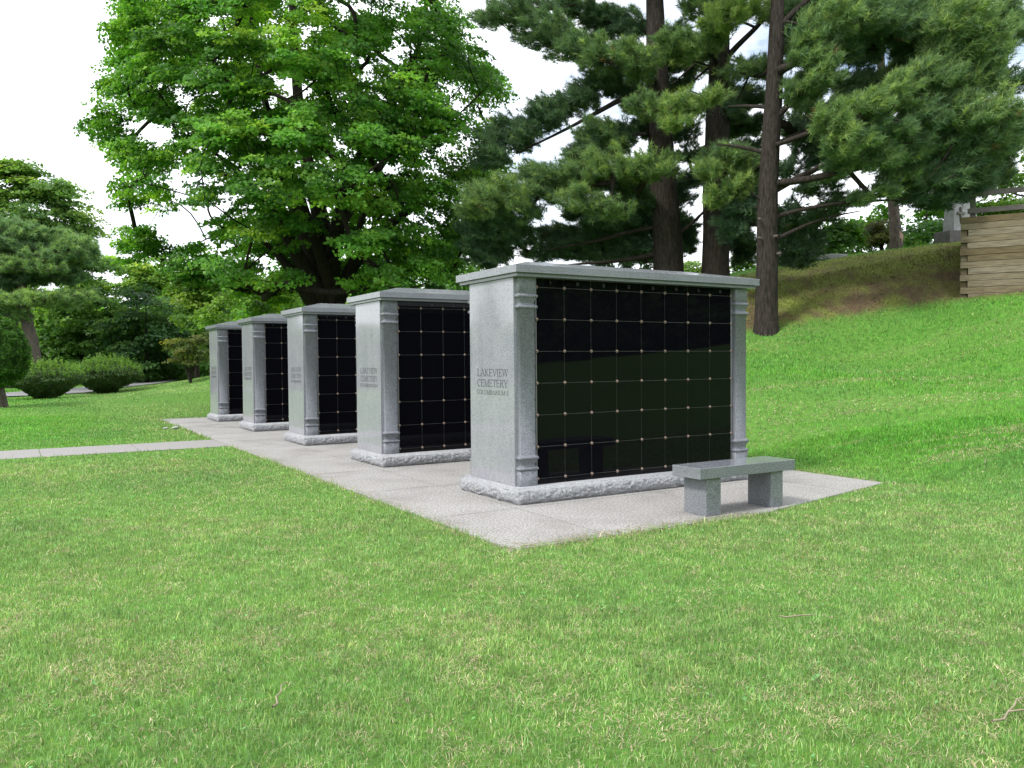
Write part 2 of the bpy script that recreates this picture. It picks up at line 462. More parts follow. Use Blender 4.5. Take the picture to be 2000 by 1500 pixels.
def glyph(ch):
    """list of (x0,y0,x1,y1,width) strokes and advance width, cap height 1"""
    k, t = S_, T_
    se = lambda x, y, w=.10: (x-w, y, x+w, y, t)
    if ch == 'L': return [(.13, 0, .13, 1, k), se(.13, 1), (.03, 0, .5, 0, t), (.5, 0, .5, .18, t)], .58
    if ch == 'A': return [(.05, 0, .3, 1, t), (.3, 1, .57, 0, k), (.13, .34, .46, .34, t), se(.05, 0, .07), se(.57, 0, .08)], .64
    if ch == 'K': return [(.13, 0, .13, 1, k), se(.13, 1), se(.13, 0), (.15, .42, .5, 1, t), (.24, .56, .55, 0, k), se(.5, 1, .07), se(.55, 0, .08)], .64
    if ch == 'E': return [(.13, 0, .13, 1, k), (.03, 1, .48, 1, t), (.03, 0, .5, 0, t), (.13, .52, .38, .52, t), (.48, 1, .48, .84, t), (.5, 0, .5, .18, t), (.38, .44, .38, .6, t)], .58
    if ch == 'V': return [(.07, 1, .31, 0, k), (.31, 0, .55, 1, t), se(.07, 1, .08), se(.55, 1, .07)], .6
    if ch == 'I': return [(.13, 0, .13, 1, k), se(.13, 1), se(.13, 0)], .28
    if ch == 'W': return [(.06, 1, .24, 0, k), (.24, 0, .42, 1, t), (.42, 1, .6, 0, k), (.6, 0, .78, 1, t), se(.06, 1, .08), se(.42, 1, .08), se(.78, 1, .07)], .84
    if ch == 'C':
        a = [(.32+.27*math.cos(R(d)), .5+.5*math.sin(R(d))) for d in range(45, 316, 27)]
        return [(*a[i], *a[i+1], k if 2 < i < 7 else t*1.4) for i in range(len(a)-1)]+[(.52, .84, .52, 1, t)], .62
    if ch == 'O':
        a = [(.34+.29*math.cos(R(d)), .5+.5*math.sin(R(d))) for d in range(0, 361, 24)]
        return [(*a[i], *a[i+1], k if abs(math.cos(R(i*24+12))) > .6 else t*1.3) for i in range(len(a)-1)], .7
    if ch == 'M': return [(.11, 0, .11, 1, t), (.11, 1, .38, 0, k), (.38, 0, .65, 1, t), (.65, 1, .65, 0, k), se(.11, 0, .08), se(.65, 0), se(.08, 1, .06), se(.68, 1, .06)], .78
    if ch == 'T': return [(.28, 0, .28, 1, k), (.02, 1, .54, 1, t), (.02, 1, .02, .82, t), (.54, 1, .54, .82, t), se(.28, 0)], .56
    if ch == 'R': return [(.13, 0, .13, 1, k), (.03, 1, .34, 1, t), (.34, 1, .46, .88, t*1.4), (.46, .88, .46, .62, k), (.46, .62, .34, .5, t*1.4), (.34, .5, .13, .5, t), (.3, .5, .54, 0, k), se(.13, 0), se(.56, 0, .06)], .62
    if ch == 'Y': return [(.3, 0, .3, .45, k), (.06, 1, .3, .45, k), (.3, .45, .54, 1, t), se(.3, 0), se(.06, 1, .08), se(.54, 1, .07)], .58
    if ch == 'U': return [(.13, 1, .13, .25, k), (.13, .25, .24, .02, t*1.4), (.24, .02, .42, .02, t*1.4), (.42, .02, .54, .25, t), (.54, .25, .54, 1, t), se(.13, 1), se(.54, 1, .08)], .66
    if ch == 'B': return [(.13, 0, .13, 1, k), (.03, 1, .32, 1, t), (.32, 1, .43, .88, t*1.4), (.43, .88, .43, .66, k), (.43, .66, .32, .53, t*1.4), (.13, .53, .34, .53, t), (.34, .53, .48, .4, t*1.4), (.48, .4, .48, .13, k), (.48, .13, .34, 0, t*1.4), (.34, 0, .03, 0, t)], .57
    if ch == 'D': return [(.13, 0, .13, 1, k), (.03, 1, .32, 1, t), (.32, 1, .5, .75, t*1.4), (.5, .75, .5, .25, k), (.5, .25, .32, 0, t*1.4), (.32, 0, .03, 0, t)], .6
    if ch == 'F': return [(.13, 0, .13, 1, k), (.03, 1, .48, 1, t), (.13, .52, .38, .52, t), (.48, 1, .48, .84, t), se(.13, 0)], .54
    if ch == '1': return [(.2, 0, .2, 1, k), (.06, .82, .2, 1, t), se(.2, 0)], .4
    if ch == '2': return [(.07, .78, .16, .98, t), (.16, .98, .34, .98, k), (.34, .98, .42, .75, k), (.42, .75, .06, .02, k*.8), (.06, .02, .45, .02, k*.8), (.45, .02, .45, .16, t)], .52
    if ch == '3': return [(.08, .85, .2, 1, t), (.2, 1, .36, .9, k), (.36, .9, .36, .64, k), (.36, .64, .2, .54, t), (.2, .54, .42, .4, k), (.42, .4, .4, .1, k), (.4, .1, .22, 0, k), (.22, 0, .07, .12, t)], .5
    if ch == '4': return [(.36, 0, .36, 1, k), (.36, 1, .05, .3, t), (.05, .3, .5, .3, t*1.3), se(.36, 0, .08)], .54
    if ch == '5': return [(.14, 1, .42, 1, k*.8), (.14, 1, .1, .55, t), (.1, .55, .3, .62, t*1.3), (.3, .62, .43, .4, k), (.43, .4, .38, .1, k), (.38, .1, .2, 0, k), (.2, 0, .06, .1, t)], .5
    if ch == '6': return [(.4, .98, .18, .75, t*1.4), (.18, .75, .08, .35, k), (.08, .35, .16, .04, k), (.16, .04, .34, .02, k), (.34, .02, .43, .3, k), (.43, .3, .34, .56, k), (.34, .56, .12, .5, t)], .5
    if ch == '9': return [(.1, .02, .32, .25, t*1.4), (.32, .25, .43, .65, k), (.43, .65, .34, .96, k), (.34, .96, .16, .98, k), (.16, .98, .07, .7, k), (.07, .7, .16, .44, k), (.16, .44, .38, .5, t)], .5
    if ch == '0':
        a = [(.26+.19*math.cos(R(d)), .5+.5*math.sin(R(d))) for d in range(0, 361, 30)]
        return [(*a[i], *a[i+1], k if abs(math.cos(R(i*30+15))) > .6 else t) for i in range(len(a)-1)], .52
    return [], .3


def text_strokes(txt):
    out_ = []; x = 0
    for ch in txt:
        st, w = glyph(ch)
        out_ += [(a+x, b_, c+x, d, e) for a, b_, c, d, e in st]; x += w
    return out_, x


def text_into(bm, txt, place, width, height, weight=1.0, thick=.0012):
    """place(u,v,h): text plane -> 3D; thin raised strokes"""
    st, adv = text_strokes(txt)
    sx = width/adv
    for (x0, y0, x1, y1, w) in st:
        ax, ay, bx, by = x0*sx, y0*height, x1*sx, y1*height
        w = w*height*weight
        dx, dy = bx-ax, by-ay; l = math.hypot(dx, dy) or 1e-6
        ex, ey = dx/l*w*.25, dy/l*w*.25
        px_, py_ = -dy/l*w/2, dx/l*w/2
        c = [(ax-ex+px_, ay-ey+py_), (bx+ex+px_, by+ey+py_), (bx+ex-px_, by+ey-py_), (ax-ex-px_, ay-ey-py_)]
        vs = [bm.verts.new(place(u, v, thick)) for u, v in c]
        vb = [bm.verts.new(place(u, v, 0)) for u, v in c]
        bm.faces.new(vs)
        for q in range(4):
            bm.faces.new((vs[q], vb[q], vb[(q+1) % 4], vs[(q+1) % 4]))


def rock_sides(x0, x1, y0, y1, z0, z1, seed):
    """rock-faced ring of four pitched faces"""
    V = []; F = []
    runs = [((x0, y0), (x1, y0), (0, -1)), ((x1, y0), (x1, y1), (1, 0)), ((x1, y1), (x0, y1), (0, 1)), ((x0, y1), (x0, y0), (-1, 0))]
    for r_i, (a, c, n) in enumerate(runs):
        L = math.hypot(c[0]-a[0], c[1]-a[1]); nu = max(8, int(L/.011)); nv = 14
        u = np.linspace(0, 1, nu+1); v = np.linspace(0, 1, nv+1)
        UU, VV = np.meshgrid(u, v)
        s = UU*L; z = z0+VV*(z1-z0)
        rg = np.random.default_rng(100+r_i); m_ = int(L/.032*4)
        sx, sz = rg.uniform(0, L, m_), rg.uniform(z0, z1, m_); of = rg.normal(size=m_)*.0030; ga, gb_ = rg.normal(size=m_)*.22, rg.normal(size=m_)*.24+.14
        f2 = fbm(s*26, z*30, 77+r_i, 3); wv = fbm(s*14+5, z*14, 57+r_i, 2)-.5
        D = (s.ravel()[:, None]+wv.ravel()[:, None]*.06-sx)**2+((z.ravel()[:, None]-sz)*1.3)**2
        kk = D.argmin(1)
        disp = (of[kk]+ga[kk]*(s.ravel()-sx[kk])+gb_[kk]*(z.ravel()-sz[kk])).reshape(s.shape)+.010*(f2-.5)+.017*np.sin(math.pi*np.clip(VV, 0, 1))+.004
        disp = disp*np.minimum(1, np.minimum(s, L-s)/.03)*np.minimum(1, (1-VV)/.14)*np.minimum(1, VV/.08+.5)
        # undercut towards the bottom
        disp = disp-.012*np.clip(.25-VV, 0, 1)/.25*np.minimum(1, np.minimum(s, L-s)/.03)
        px_ = a[0]+(c[0]-a[0])*UU+n[0]*disp; py_ = a[1]+(c[1]-a[1])*UU+n[1]*disp
        base = sum(len(q) for q in V)
        V.append(np.c_[px_.ravel(), py_.ravel(), z.ravel()])
        ii = np.arange((nu+1)*(nv+1)).reshape(nv+1, nu+1)+base
        F.append(np.stack([ii[:-1, :-1], ii[:-1, 1:], ii[1:, 1:], ii[1:, :-1]], -1).reshape(-1, 4))
    return np.concatenate(V), np.concatenate(F)


CX0, CX1 = .045, 3.475; CYF, CYB = .150, 1.120
UPAN0, DU = .320, .3596; Z0B, DZ = 2.284, .341
base_me = mat_me = None


def pilaster_mesh(x0, x1, yf, yb, flip=False):
    """profile swept round three sides: (z, projection)"""
    if flip: yf, yb = yb, yf
    sgn = -1 if yf < yb else 1
    def cap_mold(zc):    # moulding with two rolls and a cavetto between; zc = bottom
        pr = []
        for a in np.linspace(0, math.pi, 7): pr.append((zc+.019-.019*math.cos(a), .000+.017*math.sin(a)))
        pr.append((zc+.044, -.004))
        for a in np.linspace(0, 1, 6): pr.append((zc+.046+.066*a, -.012+.0+.017*a*a))
        for a in np.linspace(0, math.pi, 7): pr.append((zc+.134-.020*math.cos(a), .004+.015*math.sin(a)))
        pr.append((zc+.158, -.003))
        return pr
    prof = [(.175, .006), (.335, .006), (.337, 0)]+cap_mold(.339)+[(.505, -.008), (2.045, -.008)]+cap_mold(2.05)+[(2.215, .004), (2.38, .004)]
    V = []; Fq = []
    for z, p in prof:
        xa, xb = x0-p, x1+p; f = yf+sgn*p
        V += [(xa, yb, z), (xa, f-sgn*.006, z), (xa+.006, f, z), (xb-.006, f, z), (xb, f-sgn*.006, z), (xb, yb, z)]
    for i in range(len(prof)-1):
        for j in range(5):
            q = (i*6+j, i*6+j+1, (i+1)*6+j+1, (i+1)*6+j)
            Fq.append(q if sgn < 0 else q[::-1])
    # lids so that it is a closed block
    n0 = len(V); k = (len(prof)-1)*6
    return np.array(V), np.array(Fq)


def rosette_mesh():
    bm = bmesh.new()
    prof = [(.0, .0), (.0182, 0), (.0182, .006), (.0162, .010), (.012, .0125), (.010, .0125), (.0085, .016), (.0045, .019), (0, .0195)]
    n = 14; rings = []
    for r_, h in prof:
        if r_ == 0: rings.append([bm.verts.new((0, -h, 0))])
        else: rings.append([bm.verts.new((r_*math.cos(2*math.pi*k/n), -h, r_*math.sin(2*math.pi*k/n))) for k in range(n)])
    for a, c in zip(rings[:-1], rings[1:]):
        for k in range(n):
            v = [a[k % len(a)], a[(k+1) % len(a)], c[(k+1) % len(c)], c[k % len(c)]]
            u = []
            for q in v:
                if q not in u: u.append(q)
            if len(u) > 2: bm.faces.new(u)
    bmesh.ops.recalc_face_normals(bm, faces=bm.faces)
    me = bpy.data.meshes.new('rosette'); bm.to_mesh(me); bm.free()
    for p in me.polygons: p.use_smooth = True
    return me


def make_columbarium():
    root = empty('columbarium')
    V, Fq = rock_sides(.0, 3.53, .0, 1.29, .0, .142, 3)
    V2 = [(.03, .03), (3.50, .03), (3.50, 1.26), (.03, 1.26)]
    # ledge: shelf, margin, top
    o0 = [(.0, .0), (3.53, .0), (3.53, 1.29), (.0, 1.29)]
    n = len(V); ex = [(x, y, .142) for x, y in o0]+[(x, y, .147) for x, y in V2]+[(x, y, .170) for x, y in V2]
    ex += [(.034, .034, .175), (3.496, .034, .175), (3.496, 1.256, .175), (.034, 1.256, .175)]
    q = []
    for lv in range(3):
        for k in range(4):
            a = n+lv*4; q.append((a+k, a+(k+1) % 4, a+4+(k+1) % 4, a+4+k))
    q.append((n+12, n+13, n+14, n+15))
    put('base', mesh_np('base', np.concatenate([V, np.array(ex)]), np.concatenate([Fq, np.array(q)])), M['rock'], root)
    box('body', CX0, CX1, CYF, CYB, .175, 2.381, M['polished'], root, .004)
    for x0, x1 in ((.078, .285), (3.235, 3.442)):
        V, Fq = pilaster_mesh(x0, x1, .088, CYF+.002)
        put('pilaster', mesh_np('pilaster', V, Fq), M['honed'], root)
        V, Fq = pilaster_mesh(x0, x1, CYB+.062, CYB-.002)
        put('pilaster', mesh_np('pilaster', V, Fq), M['honed'], root)
    # lid: stepped soffit, slab, low hipped top
    bm = bmesh.new()
    bm_box(bm, .016, 3.524, .022, 1.308, 2.381, 2.418, .004)
    bm_box(bm, -.016, 3.556, -.010, 1.340, 2.4182, 2.500, .003)
    x0, x1, y0, y1 = -.013, 3.553, -.007, 1.337; zt = 2.5; a = .55; zr = 2.625
    vs = [bm.verts.new(p) for p in ((x0, y0, zt), (x1, y0, zt), (x1, y1, zt), (x0, y1, zt), (x0+a, (y0+y1)/2, zr), (x1-a, (y0+y1)/2, zr))]
    for f in ((0, 1, 5, 4), (1, 2, 5), (2, 3, 4, 5), (3, 0, 4)): bm.faces.new([vs[k] for k in f])
    bm_obj('lid', bm, M['honed_lid'], root)
    # niche wall: pale backing seen only in the joints, then the doors
    box('backing', UPAN0-.012, UPAN0+8*DU+.012, CYF-.0168, CYF-.0005, .176, 2.3805, M['joint'], root)
    zt0 = Z0B; g = .0013
    d0 = CYF-.019
    door = bmesh.new(); bm_box(door, -DU/2+g, DU/2-g, 0, .012, -DZ/2+g, DZ/2-g, .0012)
    dme = bpy.data.meshes.new('niche_door'); bmesh.ops.recalc_face_normals(door, faces=door.faces); door.to_mesh(dme); door.free()
    dme.materials.append(M['black'])
    rme = rosette_mesh(); rme.materials.append(M['bronze'])
    for j in range(6):
        for i in range(8):
            o = bpy.data.objects.new('niche_door', dme); COL.objects.link(o); o.parent = root
            o.location = (UPAN0+(i+.5)*DU, d0, Z0B-(j+.5)*DZ)
            o.rotation_euler = (random.uniform(-.0012, .0012), 0, random.uniform(-.0012, .0012))
    for j in range(7):
        for i in range(9):
            o = bpy.data.objects.new('rosette', rme); COL.objects.link(o); o.parent = root
            o.location = (UPAN0+i*DU, d0-.001, Z0B-j*DZ); o.rotation_euler = (0, random.uniform(0, 3), 0)
    bm = bmesh.new()
    for i in range(8):
        bm_box(bm, UPAN0+i*DU+g, UPAN0+(i+1)*DU-g, d0, d0+.012, Z0B+g, 2.3795, .001)
    hd = bm_obj('header', bm, M['black'], root)
    for i in range(8):
        w = .018 if i == 0 else .036
        xc = UPAN0+(i+.5)*DU
        bm = bmesh.new()
        text_into(bm, str(9+i), lambda u, v, h, xc=xc, w=w: (xc-w/2+u, d0-.0002-h, 2.318+v), w, .036, 1.3)
        bm_obj('number', bm, M['letter_panel'], hd)
    bm = bmesh.new()
    for i in range(8):
        bm_box(bm, UPAN0+i*DU+g, UPAN0+(i+1)*DU-g, d0, d0+.012, .177, Z0B-6*DZ-g, .001)
    bm_obj('plinth_strip', bm, M['black'], root)
    for j, ch in enumerate('ABCDEF'):
        zc = Z0B-(j+.5)*DZ
        bm = bmesh.new()
        text_into(bm, ch, lambda u, v, h, zc=zc: (.262+u, .0958-h, zc-.016+v), .018, .032, 1.6)
        bm_obj('row_letter', bm, M['letter'], root)
    # rear: one dark niche wall with joints and rosettes of its own on the far side
    bm = bmesh.new()
    for i in range(8):
        for j in range(6):
            bm_box(bm, UPAN0+i*DU+g, UPAN0+(i+1)*DU-g, CYB+.001, CYB+.014, Z0B-(j+1)*DZ+g, Z0B-j*DZ-g)
    bm_box(bm, UPAN0, UPAN0+8*DU, CYB+.001, CYB+.014, Z0B+g, 2.38)
    bm_box(bm, UPAN0, UPAN0+8*DU, CYB+.001, CYB+.014, .177, Z0B-6*DZ-g)
    bm_obj('rear_niche_wall', bm, M['black'], root)
    return root


M['honed_lid'] = granite('granite_lid', .18, (.125, .131, .147), (.215, .226, .25), (.315, .328, .355), scale=90)


def lettering(root, num):
    for txt, ya, yb, z, h in (('LAKEVIEW', .952, .272, 1.336, .077), ('CEMETERY', .952, .280, 1.219, .077), ('COLUMBARIUM %d' % num, .966, .262, 1.133, .046)):
        bm = bmesh.new()
        text_into(bm, txt, lambda u, v, hh, ya=ya, z=z: (CX0-.0002-hh, ya-u, z+v), ya-yb, h, 1.55 if h > .05 else 1.6)
        bm_obj('lettering', bm, M['letter'], root)


SP = 3.687
proto = make_columbarium()
kids = list(proto.children)
places = {5: 'nearest columbarium, the largest in view, behind the granite bench', 4: 'grey granite columbarium lettered 4, second from the bench, overlapped by the nearest one',
          3: 'grey granite columbarium lettered 3, the middle one of the row of five', 2: 'grey granite columbarium lettered 2, last but one before the path end of the row',
          1: 'grey granite columbarium lettered 1, smallest and farthest of the row'}
roots = []


def deep_copy(o, parent):
    c = o.copy(); COL.objects.link(c); c.parent = parent
    for ch in o.children: deep_copy(ch, c)
    return c


for k in range(5):
    if k == 0: r_ = proto
    else:
        r_ = proto.copy(); COL.objects.link(r_)
        for ch in kids: deep_copy(ch, r_)
    r_.location = (0, SP*k, 0)
    tag(r_, places[5-k], 'columbarium', 'granite columbaria in a row on the pavement')
    roots.append(r_)
for k, r_ in enumerate(roots): lettering(r_, 5-k)

# ------------------------------------------------------------------ bench
bn = empty('granite_bench', (1.06, -1.55, 0))
tag(bn, 'grey granite slab bench on two block legs at the pavement edge', 'bench')
box('seat', 0, 1.315, 0, .39, .365, .470, M['bench_seat'], bn, .004)
box('leg', .105, .295, .03, .335, 0.001, .3645, M['bench'], bn, .003)
box('leg', .99, 1.165, .03, .335, 0.001, .3645, M['bench'], bn, .003)


# ------------------------------------------------------------------ tree tools
FOL, NDL = 1.45, 2.4


def leaf_mesh(name, C, Nrm, L, Wd, rgb):
    n = len(C); rgb = np.asarray(rgb)*FOL
    Nrm = Nrm/np.linalg.norm(Nrm, axis=1, keepdims=True)
    r = rng.normal(size=(n, 3)); t = np.cross(Nrm, r); t /= np.linalg.norm(t, axis=1, keepdims=True)+1e-9
    b_ = np.cross(Nrm, t)
    L = np.broadcast_to(np.asarray(L, float), (n,))[:, None]; Wd = np.broadcast_to(np.asarray(Wd, float), (n,))[:, None]
    V = np.empty((n, 4, 3))
    V[:, 0] = C-t*L*.5
    V[:, 1] = C+b_*Wd*.5+Nrm*L*.10-t*L*.06
    V[:, 2] = C+t*L*.5-Nrm*L*.08
    V[:, 3] = C-b_*Wd*.5+Nrm*L*.10-t*L*.06
    return mesh_np(name, V.reshape(-1, 3), np.arange(n*4).reshape(-1, 4), rgb=np.repeat(rgb, 4, 0))


def needle_arrays(P, A, nn, ln, wd, spread, rgb):
    """nn needles at each tuft P about axis A"""
    n = len(P)
    A = A/np.linalg.norm(A, axis=1, keepdims=True)
    P2 = np.repeat(P, nn, 0); A2 = np.repeat(A, nn, 0)
    d = A2+rng.normal(size=A2.shape)*spread; d /= np.linalg.norm(d, axis=1, keepdims=True)
    s = np.cross(d, rng.normal(size=d.shape)); s /= np.linalg.norm(s, axis=1, keepdims=True)+1e-9
    l = (ln*rng.uniform(.7, 1.15, len(d)))[:, None]
    st = P2+A2*(rng.uniform(-.5, .5, len(d))[:, None]*ln)
    V = np.empty((len(d), 3, 3))
    V[:, 0] = st-s*wd*.5; V[:, 1] = st+s*wd*.5; V[:, 2] = st+d*l
    c = np.repeat(rgb, nn, 0)*NDL*rng.uniform(.75, 1.25, (len(d), 1))
    return V.reshape(-1, 3), np.repeat(c, 3, 0)


def tube_into(Vl, Fl, pts, rad, sides=6, seed=0, ridge=0.0):
    pts = np.asarray(pts, float); n = len(pts)
    tg = np.gradient(pts, axis=0); tg /= np.linalg.norm(tg, axis=1, keepdims=True)+1e-9
    ref = np.array([1., 0, 0]) if abs(tg[0, 0]) < .8 else np.array([0, 1., 0])
    base = sum(len(v) for v in Vl)
    ang = np.arange(sides)*2*math.pi/sides
    rings = []
    for i in range(n):
        u = np.cross(tg[i], ref); u /= np.linalg.norm(u)+1e-9; v = np.cross(tg[i], u)
        rr = rad[i]*(1+ridge*np.sin(ang*3+seed+i*.4)+ridge*.7*np.sin(ang*5+i*.9+seed*2))
        rings.append(pts[i]+(np.cos(ang)*rr)[:, None]*u+(np.sin(ang)*rr)[:, None]*v)
    Vl.append(np.concatenate(rings))
    ii = np.arange(n*sides).reshape(n, sides)+base
    nx_ = np.roll(ii, -1, 1)
    Fl.append(np.stack([ii[:-1], nx_[:-1], nx_[1:], ii[1:]], -1).reshape(-1, 4))


def densify(pts, rad, step=.35):
    pts = np.asarray(pts, float); rad = np.asarray(rad, float)
    d = np.r_[0, np.cumsum(np.linalg.norm(np.diff(pts, axis=0), axis=1))]
    n = max(4, int(d[-1]/step)); t = np.linspace(0, d[-1], n)
    P = np.stack([np.interp(t, d, pts[:, k]) for k in range(3)], -1); r_ = np.interp(t, d, rad)
    for _ in range(3): P[1:-1] = (P[:-2]+2*P[1:-1]+P[2:])/4
    return P, r_


def skeleton(stems, targets, slope, k=1.0, tip=.008, pw=.5, rmax=.5, wob=.06, seg=5, sag=.0, order=None):
    """attach every target to the nearest sensible node of the growing tree; returns branch tubes (points, radii)"""
    P = [np.concatenate([s[0] for s in stems])]; nst = len(P[0])
    pos = list(P[0]); par = [-1]*nst; srad = np.concatenate([s[1] for s in stems]); load = np.zeros(nst)
    pa = np.array(pos); chains = []
    if order is None:
        order = np.argsort([np.min(np.linalg.norm(pa-t, axis=1)) for t in targets])
    for ti in order:
        t = targets[ti]
        q = np.array(pos); dv = t-q; h = np.hypot(dv[:, 0], dv[:, 1]); d = np.linalg.norm(dv, axis=1)
        cost = d+k*np.abs(dv[:, 2]-slope*h)
        cost[:nst] += .0
        a = int(np.argmin(cost)); p0 = pos[a]; L = d[a]
        n = max(2, min(seg, int(L/.25)+1))
        prev = a; ch = [a]
        ph = rng.normal(size=3)*wob*L
        for s in range(1, n+1):
            f = s/n
            p = p0+(t-p0)*f+ph*math.sin(math.pi*f)+np.array([0, 0, sag*L*math.sin(math.pi*f)])
            pos.append(p); par.append(prev); prev = len(pos)-1; ch.append(prev)
        chains.append(ch)
    n = len(pos); load = np.zeros(n)
    for ch in chains: load[ch[-1]] += 1
    for i in range(n-1, nst-1, -1):
        if par[i] >= 0: load[par[i]] += load[i]
    tubes = []
    for ch in chains:
        pts = np.array([pos[i] for i in ch]); r_ = np.array([tip*max(load[i], 1)**pw for i in ch])
        if ch[0] < nst: r_[0] = min(r_[1]*1.25, srad[ch[0]])
        else: r_[0] = r_[1]
        tubes.append((pts, np.minimum(r_, rmax)))
    return tubes


def wood_obj(name, tubes, mat, parent, sides=6, ridge=0.0, off=None):
    Vl, Fl = [], []
    for i, (p, r_) in enumerate(tubes):
        tube_into(Vl, Fl, p, r_, sides, i, ridge)
    V = np.concatenate(Vl)
    if off is not None: V = V-off
    return put(name, mesh_np(name, V, np.concatenate(Fl), smooth=True), mat, parent)


def sprays(c, rx, rz, n, ndisc, disc, thick, ctr, lean=.5, up=1.0):
    """leaf points and normals in layered flat sprays inside an ellipsoid"""
    d = rng.normal(size=(ndisc, 3)); d /= np.linalg.norm(d, axis=1, keepdims=True)
    q = c+d*(rng.uniform(.25, 1, (ndisc, 1))**.5)*np.array([rx, rx, rz])
    k = rng.integers(0, ndisc, n)
    th = rng.uniform(0, 2*math.pi, n); rr = np.sqrt(rng.uniform(0, 1, n))*disc
    p = np.c_[np.cos(th)*rr, np.sin(th)*rr, rng.normal(size=n)*thick-.22*rr*rr/disc]
    outw = q-ctr; outw[:, 2] *= .3; outw /= np.linalg.norm(outw, axis=1, keepdims=True)+1e-6
    P = q[k]+p
    P[:, 2] -= lean*.4*(p[:, 0]*outw[k, 0]+p[:, 1]*outw[k, 1])
    nr = np.array([0, 0, up])+outw[k]*lean+rng.normal(size=(n, 3))*.55
    return P, nr, k


def lerp_cols(n, cols, spread=.12):
    cols = np.array(cols); t = rng.uniform(0, len(cols)-1.001, n); i = t.astype(int); f = (t-i)[:, None]
    return (cols[i]*(1-f)+cols[i+1]*f)*rng.uniform(1-spread, 1+spread, (n, 1))


GREEN_MAPLE = [(.040, .115, .016), (.064, .175, .022), (.092, .225, .026), (.165, .300, .040)]
GREEN_MID = [(.045, .105, .028), (.070, .155, .034), (.098, .195, .042)]
GREEN_LIME = [(.11, .20, .035), (.155, .265, .046), (.20, .32, .06)]
GREEN_DARK = [(.022, .055, .020), (.034, .080, .026), (.045, .10, .03)]
GREEN_PINE = [(.030, .062, .026), (.045, .088, .030), (.065, .115, .032)]


def leafy_tree(name, label, cat, clumps, base, stems, cols, leaf=.14, per=420, ndisc=9, disc=.5, thick=.05, group=None,
               bark='bark_maple', slope=.5, k=.6, tip=.010, sub=1, bright=None, lean=.5, wob=.08, aspect=.85, crownname='crown'):
    """clumps: list of (center(3), rx, rz, weight)"""
    base = np.array(base, float)
    root = tag(empty(name, base), label, cat, group)
    st = [densify(s[0], s[1]) for s in stems]
    if st: wood_obj('trunk', st, M[bark], root, 10, .05, base)
    tg = [c[0]-np.array([0, 0, c[2]*.3]) for c in clumps]
    if st and len(tg):
        tg2 = list(tg)
        for c in clumps:
            for _ in range(sub):
                v = rng.normal(size=3); v /= np.linalg.norm(v)
                tg2.append(c[0]+v*np.array([c[1], c[1], c[2]])*.75)
        order = np.r_[np.argsort([np.linalg.norm(t-st[0][0][0]) for t in tg]), np.arange(len(tg), len(tg2))]
        wood_obj('limbs', skeleton(st, tg2, slope, k, tip, .5, .3, wob, order=order), M[bark], root, 5, 0, base)
    ctr = np.mean([c[0] for c in clumps], 0)
    Ps, Ns, Cs, Ls = [], [], [], []
    for (c, rx, rz, w) in clumps:
        n = int(per*w)
        if n < 3: continue
        P, nr, kk = sprays(c, rx, rz, n, ndisc, disc, thick, ctr, lean)
        cc = lerp_cols(ndisc, cols, .15)[kk]*rng.uniform(.85, 1.15, (n, 1))*rng.uniform(.85, 1.15)
        u_ = rng.uniform(); cc = cc*(np.array([1.6, 1.3, 1.15]) if u_ < .13 else np.array([.66, .72, .75]) if u_ < .48 else 1.0)
        Ps.append(P); Ns.append(nr); Cs.append(cc)
    P = np.concatenate(Ps); nr = np.concatenate(Ns); cc = np.concatenate(Cs)
    L = leaf*rng.uniform(.65, 1.25, len(P))
    me = leaf_mesh(crownname, P-base, nr, L, L*aspect, cc)
    put(crownname, me, M['leaf'], root)
    return root


def ell_clumps(ells, n_per_m2=.9, rc=.6, flat=.55):
    """fill ellipsoids (px,py,rx_px,ry_px,depth[,depth radius factor]) with clumps"""
    out_ = []
    for e in ells:
        px, py, rx, ry, d = e[:5]; fz = e[5] if len(e) > 5 else .8
        c = at(px, py, d); a = rx*d/FPX; b_ = ry*d/FPX
        n = max(2, int(n_per_m2*4*a*b_+1))
        for _ in range(n):
            v = rng.normal(size=3); v /= np.linalg.norm(v); v *= rng.uniform(.15, 1)**.45
            p = c+_r*v[0]*a+np.array([cF[0], cF[1], 0])*v[1]*a*fz+np.array([0, 0, v[2]*b_])
            out_.append((p, min(rc, a*.8), min(rc*flat, b_*.7), 1.0))
    return out_


# ------------------------------------------------------------------ the big maple
def in_poly(px, py, poly):
    c = np.zeros(len(px), bool); n = len(poly)
    for i in range(n):
        x0, y0 = poly[i]; x1, y1 = poly[i-1]
        c ^= ((y0 > py) != (y1 > py)) & (px < (x1-x0)*(py-y0)/(y1-y0+1e-9)+x0)
    return c


